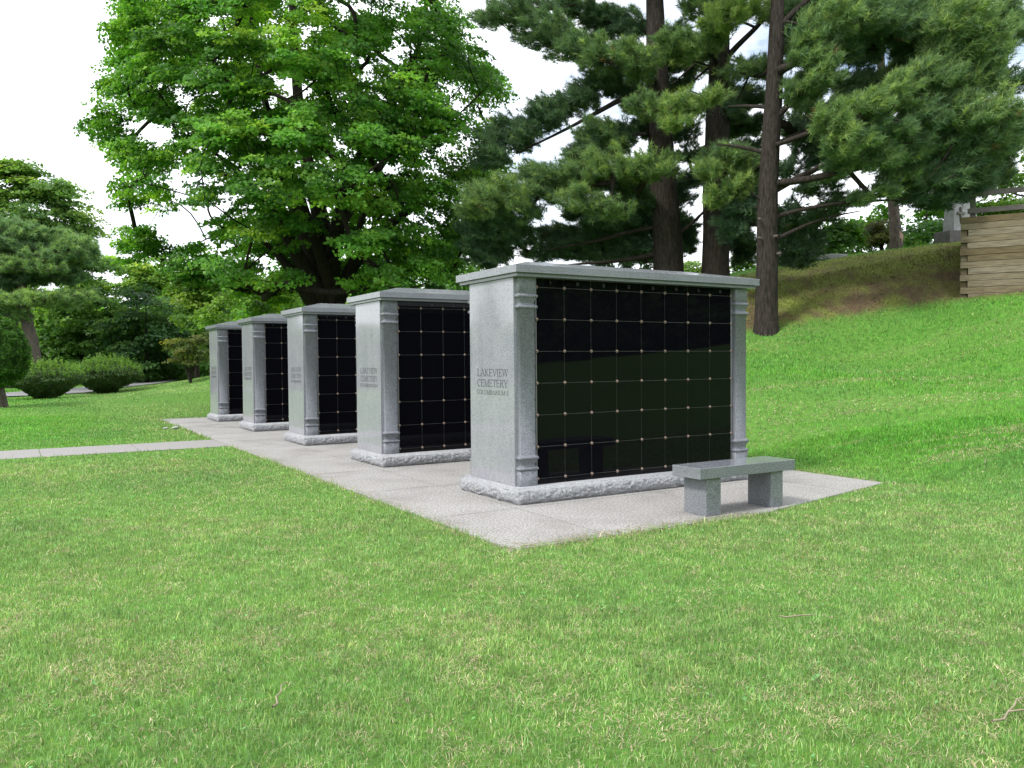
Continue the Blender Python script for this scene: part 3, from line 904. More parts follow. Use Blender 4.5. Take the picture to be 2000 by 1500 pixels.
MD = 28.0
outline = [(330, -520), (255, -300), (215, -120), (235, 0), (208, 70), (200, 130), (160, 240), (205, 300), (228, 350), (222, 420), (262, 440), (240, 485), (310, 525), (400, 550), (500, 580), (640, 560), (760, 575),
           (880, 555), (960, 500), (992, 430), (1000, 330), (990, 260), (1005, 190), (985, 130), (935, 95), (930, 30), (900, -100), (860, -280), (760, -460), (560, -600)]
gaps = [(345, 432, 62, 20), (355, 350, 45, 14), (410, 408, 26, 14), (455, 388, 22, 9), (300, 470, 30, 10), (520, 520, 30, 10), (855, 430, 18, 16), (560, 168, 16, 10), (480, 330, 14, 9), (880, 170, 18, 12), (300, 250, 16, 10), (745, 120, 14, 9), (900, 300, 16, 12), (420, 470, 20, 8)]
cl = []
tries = 0
while len(cl) < 920 and tries < 40000:
    tries += 1
    px, py = rng.uniform(140, 1020), rng.uniform(-600, 590)
    if not in_poly(np.array([600+(px-600)*1.055]), np.array([py*1.0+(14 if py > 300 else 0)]), outline)[0]: continue
    hw = math.sqrt(max(0.02, 1-((px-600)/450)**2))*6.4
    if py > 380: hw *= .85
    if px < 430 and py > 395 and rng.uniform() < .6: continue
    if py < -200: hw *= max(.25, 1-(-200-py)/420)
    v = rng.uniform(-1, 1); v = math.copysign(abs(v)**.6, v)
    dd = MD+v*hw
    if any(((px-a)/(c+22))**2+((py-b_)/(d+14))**2 < 1 for a, b_, c, d in gaps): continue
    if dd < MD+.5 and ((px-632)/62)**2+((py-520)/95)**2 < 1: continue
    p = at(px, py, dd)
    if p[2] < 2.3: continue
    if py < 0 and rng.uniform() < .45: continue
    cl.append((p, rng.uniform(.38, .72), rng.uniform(.22, .42), rng.uniform(.5, 1.2)))
cl += [(c_[0], .8, .42, 1.0) for c_ in ell_clumps([(300, 492, 75, 36, 27.6), (400, 525, 85, 34, 27.4), (255, 462, 40, 20, 28), (490, 548, 70, 26, 27.2), (820, 540, 80, 30, 28), (740, 565, 70, 18, 28), (830, 490, 75, 50, 28.5), (900, 440, 60, 55, 29), (935, 350, 45, 55, 29), (760, 520, 70, 36, 29), (700, 545, 60, 26, 29)], 1.6, .8, .5)]
mb = at(648, 650, MD); mb[2] = tz1(mb[0], mb[1])


def stem(pts, rads, d0, dd=0.0):
    return [np.array([at(x, y, d0+dd*i) for i, (x, y) in enumerate(pts)]), np.array(rads)]


stems = [[np.array([mb-[0, 0, .1]]+[at(x, y, MD) for x, y in ((648, 600), (645, 560), (640, 505), (628, 440), (612, 370), (592, 280), (578, 150), (570, 0), (572, -200))]), np.array([.52, .43, .39, .35, .30, .25, .20, .16, .11, .05])],
         stem([(646, 625), (612, 548), (585, 505), (552, 440), (505, 372), (450, 320), (400, 285)], [.34, .27, .24, .18, .12, .08, .03], MD, -.35),
         stem([(642, 545), (655, 480), (667, 400), (692, 325), (732, 255), (785, 170), (830, 60)], [.3, .26, .22, .18, .14, .1, .05], MD, -.4),
         stem([(636, 560), (604, 490), (578, 420), (553, 345), (530, 250), (500, 120), (480, -60)], [.3, .24, .2, .17, .14, .1, .05], MD, .5),
         stem([(648, 620), (690, 510), (745, 450), (820, 395), (900, 335)], [.28, .22, .17, .12, .05], MD, .5),
         stem([(645, 550), (640, 470), (700, 390), (760, 300), (850, 210)], [.24, .2, .16, .12, .05], MD, 1.0),
         stem([(642, 640), (596, 568), (574, 535), (545, 495), (505, 462), (470, 445)], [.3, .25, .18, .11, .06, .03], MD-.2, -.2),
         stem([(648, 640), (642, 540), (604, 440), (570, 330), (520, 200)], [.22, .2, .16, .12, .05], MD+.5, -.9)]
leafy_tree('maple_tree', 'huge spreading maple with dense bright green crown behind the columbaria', 'tree', cl, mb, stems, GREEN_MAPLE, leaf=.12, per=430, ndisc=8, disc=.36, thick=.05, lean=.8, slope=.7, k=.5, tip=.007, sub=1)


# ------------------------------------------------------------------ pines
def pine(name, label, base, path, radii, pads, cols, extra=0, top=17.0, per_m2=230, ln=.175, nn=24, wd=.0155, seed=1, bark='bark_pine', group=None, bare=(), spread=.74, randlow=6.0, knots=0):
    base = np.array(base, float)
    root = tag(empty(name, base), label, 'tree', group)
    P, r_ = densify(path, radii, .3)
    axis_top = P[-1]
    tr = [(P, r_)]
    wood_obj('trunk', tr, M[bark], root, 14, .035, base)
    allp = []
    for (px, py, hw, hh, d, br_) in pads:
        c = at(px, py, d); allp.append((c, hw*d/FPX*1.15, hh*d/FPX*1.3, br_))
    for _ in range(extra):
        z = rng.uniform(randlow, top); f = (z-base[2])/(top-base[2])
        th = rng.uniform(0, 2*math.pi); Lr = rng.uniform(.35, 1)*(4.6*(1-f*.75))
        i = int(np.argmin(np.abs(P[:, 2]-z)))
        c = P[i]+np.array([math.cos(th)*Lr, math.sin(th)*Lr, z-P[i][2]+Lr*.1])
        # leave the sides the photograph sees to the measured boughs
        q = c-CAM; zz = q@cF; ppx = 1000+FPX*(q@cR)/zz; ppy = 750-FPX*(q@cU)/zz
        if ppy > -60 and zz < (P[0]-CAM)@cF+.6: continue
        if ppy > -60 and rng.uniform() < .55: continue
        allp.append((c, rng.uniform(.6, 1.1), rng.uniform(.22, .4), rng.uniform(.2, .8)))
    tg = [a[0]-np.array([0, 0, a[2]*.35]) for a in allp]
    order = np.argsort([np.min(np.linalg.norm(P-t, axis=1)) for t in tg])
    tg2 = list(tg); order = list(order)
    tP, tA, tC = [], [], []
    cols = np.array(cols)
    for (c, a, b_, br_) in allp:
        i = int(np.argmin(np.abs(P[:, 2]-(c[2]-.3)))); o_ = c-P[i]; o_[2] = 0; o_ /= np.linalg.norm(o_)+1e-6
        ntw = max(3, int(5*a*a*3))
        n = int(per_m2*max(.5, 4*a*b_)*1.0*(1+.6*a))
        # twigs radiating inside the bough, tufts along them
        tips = []
        for _ in range(max(6, n//9)):
            v = rng.normal(size=3); v /= np.linalg.norm(v); v *= rng.uniform(0, 1)**.4
            tips.append(c+v*np.array([a, a, b_])+np.array([0, 0, -.10*a*np.hypot(v[0], v[1])**2]))
        tips = np.array(tips)
        for q in tips[:ntw]:
            order.append(len(tg2)); tg2.append(q)
        k = rng.integers(0, len(tips), n)
        ctr = c-o_*a*.9-np.array([0, 0, b_*.6])
        dr = tips[k]-ctr; dr /= np.linalg.norm(dr, axis=1, keepdims=True)+1e-6
        f = rng.uniform(-.45, .12, n)[:, None]
        p = tips[k]+dr*f*.55+rng.normal(size=(n, 3))*.055
        ax = dr*.7+o_*.35+np.array([0, 0, .42])+rng.normal(size=(n, 3))*.22
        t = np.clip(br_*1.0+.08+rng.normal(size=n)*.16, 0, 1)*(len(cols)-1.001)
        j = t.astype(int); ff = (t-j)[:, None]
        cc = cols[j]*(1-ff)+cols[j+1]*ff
        cc = np.where(rng.uniform(size=(n, 1)) < (.004 if wd < .03 else 0), np.array([[.085, .06, .028]]), cc)
        tP.append(p); tA.append(ax); tC.append(cc)
    V, C = needle_arrays(np.concatenate(tP), np.concatenate(tA), nn, ln, wd, spread, np.concatenate(tC))
    tubes = skeleton([(P, r_)], tg2, .08, .9, .010, .48, .12, .05, seg=7, sag=-.05, order=order)
    for (pts, rr, d) in bare:
        q, w_ = densify(np.array([at(x, y, d+dd) for x, y, dd in pts]), np.array(rr), .2)
        wood_obj('bough', [(q, w_)], M[bark], root, 7, .03, base)
    wood_obj('limbs', tubes, M[bark], root, 6, 0, base)
    me = mesh_np('crown', V-base, tris=np.arange(len(V)).reshape(-1, 3), rgb=C)
    put('crown', me, M['needle'], root)
    if knots:
        pass
    return root


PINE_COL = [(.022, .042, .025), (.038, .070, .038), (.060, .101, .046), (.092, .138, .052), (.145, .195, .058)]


def basept(px, py, d):
    p = at(px, py, d); p[2] = tz1(p[0], p[1]); return p


d1 = 24.0
b1 = basept(1308, 560, d1)
path1 = [b1-[0, 0, .1]]+[at(x, y, d1) for x, y in ((1305, 520), (1299, 400), (1291, 280), (1284, 150), (1279, 0), (1276, -200), (1276, -420))]
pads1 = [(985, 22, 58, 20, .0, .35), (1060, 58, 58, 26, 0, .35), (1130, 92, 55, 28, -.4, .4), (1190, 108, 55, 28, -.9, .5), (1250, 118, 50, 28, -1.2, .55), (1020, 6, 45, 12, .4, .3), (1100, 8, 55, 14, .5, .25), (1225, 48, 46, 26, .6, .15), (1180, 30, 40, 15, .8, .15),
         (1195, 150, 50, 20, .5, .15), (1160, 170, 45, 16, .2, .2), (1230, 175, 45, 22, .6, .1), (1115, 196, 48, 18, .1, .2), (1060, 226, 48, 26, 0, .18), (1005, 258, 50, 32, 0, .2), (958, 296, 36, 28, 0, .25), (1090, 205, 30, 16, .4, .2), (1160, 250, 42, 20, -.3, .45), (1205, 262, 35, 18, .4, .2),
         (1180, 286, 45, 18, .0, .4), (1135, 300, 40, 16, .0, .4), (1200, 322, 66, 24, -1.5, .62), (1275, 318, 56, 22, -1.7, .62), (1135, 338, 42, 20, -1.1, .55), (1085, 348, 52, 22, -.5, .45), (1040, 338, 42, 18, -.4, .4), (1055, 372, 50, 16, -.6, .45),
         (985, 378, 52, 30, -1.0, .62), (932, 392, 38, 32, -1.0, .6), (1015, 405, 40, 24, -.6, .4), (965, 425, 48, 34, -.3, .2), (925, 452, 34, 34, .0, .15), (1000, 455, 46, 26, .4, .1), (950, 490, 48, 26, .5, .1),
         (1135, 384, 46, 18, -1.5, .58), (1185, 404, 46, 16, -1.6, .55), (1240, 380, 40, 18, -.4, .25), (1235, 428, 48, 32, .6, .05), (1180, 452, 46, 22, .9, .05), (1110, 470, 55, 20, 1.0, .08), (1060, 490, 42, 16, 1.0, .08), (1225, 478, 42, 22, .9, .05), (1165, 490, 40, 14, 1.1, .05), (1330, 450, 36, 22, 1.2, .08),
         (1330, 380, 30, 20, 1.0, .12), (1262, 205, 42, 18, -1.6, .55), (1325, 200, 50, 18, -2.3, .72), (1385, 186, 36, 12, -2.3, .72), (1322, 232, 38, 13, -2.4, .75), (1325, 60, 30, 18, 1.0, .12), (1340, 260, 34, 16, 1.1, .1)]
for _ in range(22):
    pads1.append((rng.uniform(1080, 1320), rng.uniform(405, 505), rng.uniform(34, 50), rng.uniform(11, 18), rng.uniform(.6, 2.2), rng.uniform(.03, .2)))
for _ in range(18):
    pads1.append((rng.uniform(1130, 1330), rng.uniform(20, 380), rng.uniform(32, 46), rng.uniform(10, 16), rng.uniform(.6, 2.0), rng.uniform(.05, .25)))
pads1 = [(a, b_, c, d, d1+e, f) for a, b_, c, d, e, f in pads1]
bare1 = [([(1302, 492, 0), (1240, 505, -.1), (1180, 512, -.2), (1110, 517, -.3)], [.085, .07, .05, .025], d1),
         ([(1287, 180, 0), (1225, 186, 0), (1180, 212, 0), (1120, 245, 0), (1010, 300, 0)], [.10, .085, .07, .05, .02], d1),
         ([(1300, 440, 0), (1240, 450, 0), (1170, 470, .2), (1060, 490, .4)], [.08, .06, .05, .02], d1),
         ([(1305, 470, 0), (1345, 445, -.2), (1378, 410, -.3)], [.06, .05, .035], d1)]
pine('pine_tree', 'leftmost of the three tall pines, with long dark boughs reaching towards the maple', b1, path1, [.50, .44, .40, .36, .31, .25, .16, .06], pads1, PINE_COL, extra=36, bare=bare1, group='tall pines on the bank')

d2 = 23.5
b2 = basept(1397, 560, d2)
path2 = [b2-[0, 0, .1]]+[at(x, y, d2) for x, y in ((1397, 520), (1398, 420), (1400, 300), (1403, 180), (1406, 60), (1408, -120), (1408, -400))]
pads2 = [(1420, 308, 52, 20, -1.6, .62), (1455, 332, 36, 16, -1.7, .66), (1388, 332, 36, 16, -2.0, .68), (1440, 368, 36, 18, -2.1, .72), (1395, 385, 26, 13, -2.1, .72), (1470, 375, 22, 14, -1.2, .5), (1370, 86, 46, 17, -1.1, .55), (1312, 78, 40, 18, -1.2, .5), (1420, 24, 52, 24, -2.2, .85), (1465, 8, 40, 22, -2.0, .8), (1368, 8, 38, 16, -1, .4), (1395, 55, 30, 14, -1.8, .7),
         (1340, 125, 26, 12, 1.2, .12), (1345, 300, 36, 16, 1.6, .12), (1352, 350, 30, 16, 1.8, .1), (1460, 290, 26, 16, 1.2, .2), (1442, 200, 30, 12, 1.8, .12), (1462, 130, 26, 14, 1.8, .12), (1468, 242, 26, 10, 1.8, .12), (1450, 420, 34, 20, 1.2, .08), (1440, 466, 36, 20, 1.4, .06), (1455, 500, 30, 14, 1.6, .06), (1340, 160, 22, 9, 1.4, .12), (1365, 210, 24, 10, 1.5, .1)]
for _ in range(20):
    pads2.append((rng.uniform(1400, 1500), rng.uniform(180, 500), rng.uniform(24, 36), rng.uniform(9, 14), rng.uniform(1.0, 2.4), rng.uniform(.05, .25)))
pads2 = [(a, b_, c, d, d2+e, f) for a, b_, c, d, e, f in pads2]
bare2 = [([(1407, 128, 0), (1440, 88, -.3), (1478, 55, -.5), (1500, 25, -.6), (1535, -8, -.8)], [.10, .08, .07, .055, .03], d2),
         ([(1478, 55, -.5), (1440, 36, -.7), (1405, 34, -.8)], [.04, .03, .015], d2),
         ([(1400, 62, 0), (1350, 84, .2), (1310, 112, .3), (1270, 130, .3)], [.06, .05, .04, .02], d2),
         ([(1402, 90, 0), (1345, 135, .3), (1310, 168, .5)], [.05, .035, .015], d2), ([(1401, 120, 0), (1360, 150, .3), (1335, 180, .5)], [.05, .03, .015], d2),
         ([(1398, 385, 0), (1378, 405, 0), (1374, 425, 0)], [.06, .05, .04], d2)]
pine('pine_tree', 'middle one of the three tall pines, straight trunk with a bright bough near its top', b2, path2, [.46, .385, .37, .35, .31, .27, .18, .06], pads2, PINE_COL, extra=34, bare=bare2, group='tall pines on the bank')

d3 = 20.4
b3 = hit(1496, 645); d3 = float((b3-CAM)@cF)
path3 = [b3-[0, 0, .4]]+[at(x, y, d3) for x, y in ((1496, 635), (1497, 590), (1498, 460), (1502, 340), (1509, 220), (1515, 100), (1519, 0), (1522, -150), (1524, -420))]
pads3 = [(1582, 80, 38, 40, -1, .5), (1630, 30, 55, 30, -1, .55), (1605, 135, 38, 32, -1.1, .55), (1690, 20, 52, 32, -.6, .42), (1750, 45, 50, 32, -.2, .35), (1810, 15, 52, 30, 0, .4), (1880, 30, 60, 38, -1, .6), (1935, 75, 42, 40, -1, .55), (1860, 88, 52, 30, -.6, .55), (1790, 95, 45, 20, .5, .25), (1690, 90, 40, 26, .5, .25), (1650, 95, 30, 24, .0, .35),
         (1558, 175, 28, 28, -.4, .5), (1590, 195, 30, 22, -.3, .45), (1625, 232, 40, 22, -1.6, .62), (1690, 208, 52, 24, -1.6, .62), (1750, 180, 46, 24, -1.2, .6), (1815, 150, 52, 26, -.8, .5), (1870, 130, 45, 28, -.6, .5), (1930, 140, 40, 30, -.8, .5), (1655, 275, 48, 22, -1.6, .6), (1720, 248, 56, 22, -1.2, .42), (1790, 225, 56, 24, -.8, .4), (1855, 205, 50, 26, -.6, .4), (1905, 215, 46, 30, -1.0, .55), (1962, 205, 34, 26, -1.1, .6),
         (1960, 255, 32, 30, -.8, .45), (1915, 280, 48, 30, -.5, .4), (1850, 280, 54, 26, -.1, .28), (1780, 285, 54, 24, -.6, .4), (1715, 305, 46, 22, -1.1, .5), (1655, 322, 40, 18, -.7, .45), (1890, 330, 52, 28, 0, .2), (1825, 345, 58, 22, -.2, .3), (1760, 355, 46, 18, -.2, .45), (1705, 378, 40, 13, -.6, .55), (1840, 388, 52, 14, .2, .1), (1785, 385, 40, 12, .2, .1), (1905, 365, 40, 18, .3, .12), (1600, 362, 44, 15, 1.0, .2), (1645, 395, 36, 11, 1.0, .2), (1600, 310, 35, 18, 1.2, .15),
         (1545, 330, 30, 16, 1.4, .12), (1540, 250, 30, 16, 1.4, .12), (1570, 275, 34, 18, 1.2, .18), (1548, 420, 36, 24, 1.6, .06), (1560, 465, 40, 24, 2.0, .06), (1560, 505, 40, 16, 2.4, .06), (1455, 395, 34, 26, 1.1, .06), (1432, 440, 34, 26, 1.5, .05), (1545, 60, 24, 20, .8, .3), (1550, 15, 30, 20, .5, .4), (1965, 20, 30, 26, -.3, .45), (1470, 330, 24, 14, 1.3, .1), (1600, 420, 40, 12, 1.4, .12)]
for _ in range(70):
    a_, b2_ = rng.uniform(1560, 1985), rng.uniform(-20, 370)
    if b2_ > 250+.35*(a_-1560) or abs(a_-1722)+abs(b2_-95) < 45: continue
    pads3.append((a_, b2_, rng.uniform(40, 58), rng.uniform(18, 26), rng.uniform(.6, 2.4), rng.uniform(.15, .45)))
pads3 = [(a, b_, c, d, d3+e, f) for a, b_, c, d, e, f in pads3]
bare3 = [([(1510, 425, 0), (1560, 410, -.2), (1640, 396, -.4), (1700, 392, -.5), (1760, 390, -.5)], [.065, .055, .045, .035, .02], d3),
         ([(1515, 468, 0), (1560, 445, -.1), (1610, 425, -.1), (1680, 412, -.1)], [.06, .045, .03, .012], d3),
         ([(1508, 375, 0), (1560, 345, -.2), (1600, 328, -.3), (1660, 296, -.5), (1720, 284, -.5), (1800, 262, -.6)], [.09, .075, .065, .055, .045, .02], d3),
         ([(1512, 282, 0), (1545, 268, .2), (1590, 245, .3), (1640, 236, .3)], [.06, .05, .04, .02], d3),
         ([(1508, 240, 0), (1530, 215, -.2), (1555, 185, -.3), (1590, 172, -.4), (1640, 140, -.5)], [.09, .08, .07, .05, .02], d3),
         ([(1516, 150, 0), (1550, 118, .2), (1600, 85, .3), (1680, 50, .4), (1780, 30, .4)], [.09, .08, .07, .05, .02], d3),
         ([(1517, 60, 0), (1550, 20, -.2), (1590, -10, -.3)], [.09, .075, .05], d3),
         ([(1525, 40, 0), (1565, 45, -.6), (1595, 65, -.9)], [.03, .02, .008], d3),
         ([(1690, 70, .3), (1672, 96, .2), (1650, 120, .1)], [.05, .05, .04], d3),
         ([(1862, 280, -.8), (1845, 312, -.8), (1820, 340, -.8), (1800, 360, -.8)], [.022, .02, .016, .01], d3),
         ([(1500, 300, 0), (1450, 286, .4), (1400, 282, .8)], [.06, .045, .02], d3), ([(1502, 210, 0), (1460, 205, .4), (1420, 208, .8)], [.05, .04, .02], d3),
         ([(1497, 400, 0), (1478, 385, -.1), (1462, 372, -.2)], [.03, .025, .01], d3)]
T3 = pine('pine_tree', 'rightmost pine, trunk standing on the lawn edge with sweeping boughs to the timber wall', b3, path3, [.38, .30, .275, .255, .235, .22, .19, .16, .12, .04], pads3, PINE_COL, extra=30, bare=bare3, group='tall pines on the bank', per_m2=260)
# sawn branch stubs on the right-hand trunk
for (px, py, s) in ((1486, 429, -1), (1512, 462, 1), (1518, 496, 1), (1486, 466, -1)):
    c = at(px, py, d3-.22); a = c-b3
    Vl, Fl = [], []
    dirv = (cR*s*.75-cF*.66); dirv[2] = .1
    tube_into(Vl, Fl, [a, a+dirv*.10, a+dirv*.105], [.04, .034, .001], 8)
    put('branch_stub', mesh_np('branch_stub', np.concatenate(Vl), np.concatenate(Fl)), M['bark_grey'], T3)

# ------------------------------------------------------------------ left side trees
# leaning grey trunk pine
gb = basept(66, 705, 46)
gp = [gb]+[at(x, y, 46) for x, y in ((66, 695), (61, 660), (50, 620), (43, 580), (43, 530), (48, 480), (50, 440))]
gpads = [(30, 478, 70, 16, 0, .35), (110, 492, 60, 14, -.5, .45), (-40, 500, 60, 20, 0, .3), (40, 540, 60, 16, .5, .2), (110, 535, 55, 14, .6, .25), (-30, 545, 60, 16, 0, .3), (50, 583, 80, 12, -1.2, .62), (130, 578, 50, 9, -.8, .6), (-30, 590, 50, 14, -.4, .5), (20, 610, 40, 10, -.6, .5), (70, 455, 50, 14, 0, .4), (140, 470, 45, 12, 0, .5), (150, 510, 40, 10, .2, .4), (0, 440, 50, 14, .3, .35), (90, 520, 50, 12, -.8, .5), (20, 515, 60, 12, -.8, .5), (170, 490, 30, 9, .3, .4)]
gpads = [(a, b_, c, d, 46+e, f) for a, b_, c, d, e, f in gpads]
pine('pine_tree', 'pine with a leaning pale grey trunk rising behind the round bushes', gb, gp, [.40, .38, .34, .30, .25, .18, .10, .04], gpads, [tuple(1.25*q for q in c_) for c_ in PINE_COL], extra=0, per_m2=110, ln=.26, nn=18, wd=.034, bark='bark_grey')

# tall deciduous tree at the left edge
tb = basept(20, 700, 54)
cl = ell_clumps([(30, 350, 50, 55, 54), (100, 400, 60, 50, 54), (60, 430, 80, 50, 53), (155, 425, 35, 30, 54), (175, 470, 30, 28, 54), (-40, 400, 60, 90, 54), (20, 320, 30, 25, 54), (120, 370, 35, 25, 54), (180, 520, 35, 30, 54), (140, 490, 55, 40, 54)], .75, .95, .6)
leafy_tree('broadleaf_tree', 'tall broadleaf tree with a rounded mid green crown at the left edge', 'tree', cl, tb,
           [[np.array([tb, at(25, 600, 54), at(40, 480, 54), at(50, 380, 54)]), np.array([.4, .35, .25, .1])]], [(.075, .15, .045), (.11, .205, .055), (.15, .25, .06)], leaf=.24, per=340, ndisc=7, disc=.75, thick=.09, tip=.02)

# forest edge trees
def edge_tree(label, ells, cols, d, tpx, name='broadleaf_tree', leaf=.24, per=260, bark='bark_maple', dens=.8, rc=.85, cat='tree', disc=.65, tr=.16, **kw):
    b_ = basept(tpx, 700, d)
    ytop = min(e[1] for e in ells)
    cl_ = ell_clumps(ells, dens, rc, .55)
    topz = at(tpx, ytop, d)
    st = [[np.array([b_, b_*.6+topz*.4+rng.normal(size=3)*.15, topz]), np.array([tr, tr*.8, tr*.2])]]
    return leafy_tree(name, label, cat, cl_, b_, st, cols, leaf=leaf, per=per, ndisc=7, disc=disc, thick=.08, tip=.015, bark=bark, **kw)


edge_tree('dark bushy tree at the wood edge above the gap between bushes and columbaria', [(290, 600, 62, 48, 57), (250, 645, 60, 50, 57), (325, 655, 48, 52, 57), (290, 690, 70, 40, 57)], [(.032, .08, .032), (.05, .115, .04), (.07, .145, .045)], 57, 285, leaf=.22)
edge_tree('mid green tree behind the two round bushes', [(190, 590, 60, 55, 60), (140, 640, 60, 50, 60), (210, 655, 50, 50, 60), (170, 560, 40, 30, 60)], [(.065, .14, .036), (.10, .195, .045), (.135, .24, .055)], 60, 175, leaf=.24)
edge_tree('pale lime green tree overhanging the farthest columbarium', [(480, 600, 52, 36, 33), (430, 628, 40, 30, 33), (520, 612, 45, 30, 33.5), (470, 640, 55, 26, 33), (545, 590, 40, 25, 34)], GREEN_LIME, 33, 505, leaf=.14, per=300, rc=.5, disc=.4, tr=.09, bark='bark_grey')
edge_tree('bright green tree between the dark bushy tree and the lime tree', [(395, 590, 50, 50, 52), (360, 540, 50, 40, 52), (420, 530, 45, 40, 52), (390, 650, 55, 45, 51)], [(.055, .12, .025), (.085, .17, .03), (.12, .20, .035)], 52, 385, leaf=.24)
edge_tree('yellowish green tree top peeping out under the maple crown', [(255, 525, 40, 22, 64), (310, 530, 45, 24, 64), (215, 515, 28, 18, 64), (280, 555, 55, 26, 64)], GREEN_LIME, 64, 262, leaf=.28, per=240)
# small multi-stemmed tree on the lawn
sb = basept(372, 749, 44)
sp = [[np.array([sb, at(370+x*.4, 728, 44), at(370+x, 690, 44+dd)]), np.array([.055, .045, .02])] for x, dd in ((-14, .2), (-4, -.3), (8, .1), (18, .3))]
cl = ell_clumps([(372, 668, 36, 18, 44), (350, 685, 30, 14, 44), (395, 682, 26, 15, 44), (370, 698, 45, 9, 44), (385, 655, 20, 12, 44)], 4.0, .38, .35)
leafy_tree('small_tree', 'small multi stemmed tree with flat layered crown left of the farthest columbarium', 'tree', cl, sb, sp, [(.06, .085, .025), (.085, .12, .03), (.11, .10, .035)], leaf=.13, per=110, ndisc=5, disc=.35, thick=.03, tip=.006)


# ------------------------------------------------------------------ bushes on the left
def bush(name, label, px, py, d, rx, zt, vase, cols, shoots, n, leaf, group=None, topi=False):
    b_ = basept(px, py, d)
    root = tag(empty(name, b_), label, 'shrub', group)
    H = zt
    v = rng.normal(size=(n, 3)); v /= np.linalg.norm(v, axis=1, keepdims=True)
    rad = rng.uniform(.62, 1.02, n)[:, None]**.5
    lump = 1+.34*(fbm(v[:, 0]*3.2+9+px, v[:, 1]*3.2+v[:, 2]*4, 3)-.5)[:, None]
    p = v*rad*lump
    # vase profile: narrow foot, widest near two thirds
    z = (p[:, 2]+1)/2
    wid = np.interp(z, [0, .12, .4, .68, .9, 1.05], vase)
    hr = np.hypot(p[:, 0], p[:, 1])/(np.sqrt(np.maximum(1-(2*np.clip(z, 0, 1)-1)**2, .02)))
    dirv = p[:, :2]/(np.hypot(p[:, 0], p[:, 1])[:, None]+1e-6)
    q = np.c_[dirv*(np.minimum(hr, 1.1)*wid*rx)[:, None], z*H*(1-.22*np.minimum(hr, 1.1)**2)]
    nr = np.c_[v[:, :2]*.9, v[:, 2:]*.6+.5]+rng.normal(size=(n, 3))*.6
    cc = lerp_cols(n, cols, .25)
    Ps, Ns, Cs = [q], [nr], [cc]
    Ls = [np.full(n, leaf)*rng.uniform(.6, 1.3, n)]
    if shoots:
        # young upright shoots on top
        m_ = int(shoots*.8); th = rng.uniform(0, 2*math.pi, m_); rr = np.sqrt(rng.uniform(0, 1, m_))*rx*vase[3]*.98
        zz = H*(.97-.36*(rr/(rx*vase[3]))**2.2)-.08
        hgt = rng.uniform(.12, .62, m_)*rng.uniform(.5, 1, m_)
        for k in range(7):
            f = (k+1)/7
            P2 = np.c_[np.cos(th)*rr, np.sin(th)*rr, zz+hgt*f]+rng.normal(size=(m_, 3))*.03
            Ps.append(P2); Ns.append(rng.normal(size=(m_, 3))+np.array([0, 0, .3])); Cs.append(lerp_cols(m_, [(.075, .15, .03), (.11, .20, .04)], .15)); Ls.append(np.full(m_, leaf*1.05))
    P = np.concatenate(Ps)
    me = leaf_mesh('foliage', P, np.concatenate(Ns), np.concatenate(Ls), np.concatenate(Ls)*.55, np.concatenate(Cs))
    put('foliage', me, M['leaf'], root)
    Vl, Fl = [], []
    for k in range(9 if not topi else 1):
        a = 2*math.pi*k/9+.3; e = rx*.45
        if topi: tube_into(Vl, Fl, [(0, 0, -.1), (0, .02, .4), (.02, 0, H*.6)], [.2, .165, .1], 10, 0, .06)
        else: tube_into(Vl, Fl, [(math.cos(a)*.08, math.sin(a)*.08, -.05), (math.cos(a)*e*.5, math.sin(a)*e*.5, H*.3), (math.cos(a)*e, math.sin(a)*e, H*.7)], [.05, .04, .02], 6)
    put('stem', mesh_np('stem', np.concatenate(Vl), np.concatenate(Fl), smooth=True), M['bark_pine' if not topi else 'bark_grey'], root)
    return root


vz = [.22, .34, .68, 1.0, .88, .35]
YEW = [(.028, .052, .019), (.046, .086, .027), (.078, .128, .034)]
bush('round_shrub', 'vase shaped dark shrub with fresh shoots, next to the conifer', 90, 779, 37, 1.66, 1.62, vz, YEW, 420, 15000, .10, 'vase shaped shrubs by the road')
bush('round_shrub', 'vase shaped dark shrub with fresh shoots, nearer the columbaria', 206, 767, 43.5, 1.82, 1.78, vz, YEW, 480, 16000, .11, 'vase shaped shrubs by the road')
# clipped conifer at the left edge
cb = basept(-4, 796, 29.4)
root = tag(empty('conifer', cb), 'rounded bright green conifer on a short trunk cut off by the left edge', 'tree')
n = 26000
v = rng.normal(size=(n, 3)); v /= np.linalg.norm(v, axis=1, keepdims=True)
lump = fbm(np.arctan2(v[:, 1], v[:, 0])*5+20, v[:, 2]*6+9, 13, 3)
rad = rng.uniform(.55, 1, n)**.4*(.82+.36*lump)
zc = np.clip(v[:, 2], -1, 1)
p = np.c_[v[:, :2]*(rad*1.06*np.where(zc > 0, 1-.18*zc, 1))[:, None], 1.95+zc*rad*1.32]
p[:, 2] = np.maximum(p[:, 2], .72+rng.uniform(0, .2, n))
put('crown', leaf_mesh('crown', p, np.c_[v[:, :2], v[:, 2]*.4+.1]+rng.normal(size=(n, 3))*.5, .09*rng.uniform(.7, 1.4, n), .045, lerp_cols(n, [(.022, .06, .012), (.045, .115, .018), (.075, .165, .025)], .2)*(.65+.7*lump)[:, None]), M['leaf'], root)
Vl, Fl = [], []
tube_into(Vl, Fl, [(.1, 0, -.1), (.08, 0, .3), (.03, 0, .8), (0, 0, 2.4)], [.24, .19, .16, .08], 12, 1, .08)
for k in range(7):
    a = k*.9; tube_into(Vl, Fl, [(.04, 0, .65), (math.cos(a)*.35, math.sin(a)*.35, 1.2), (math.cos(a)*.7, math.sin(a)*.7, 2.0)], [.07, .05, .02], 6)
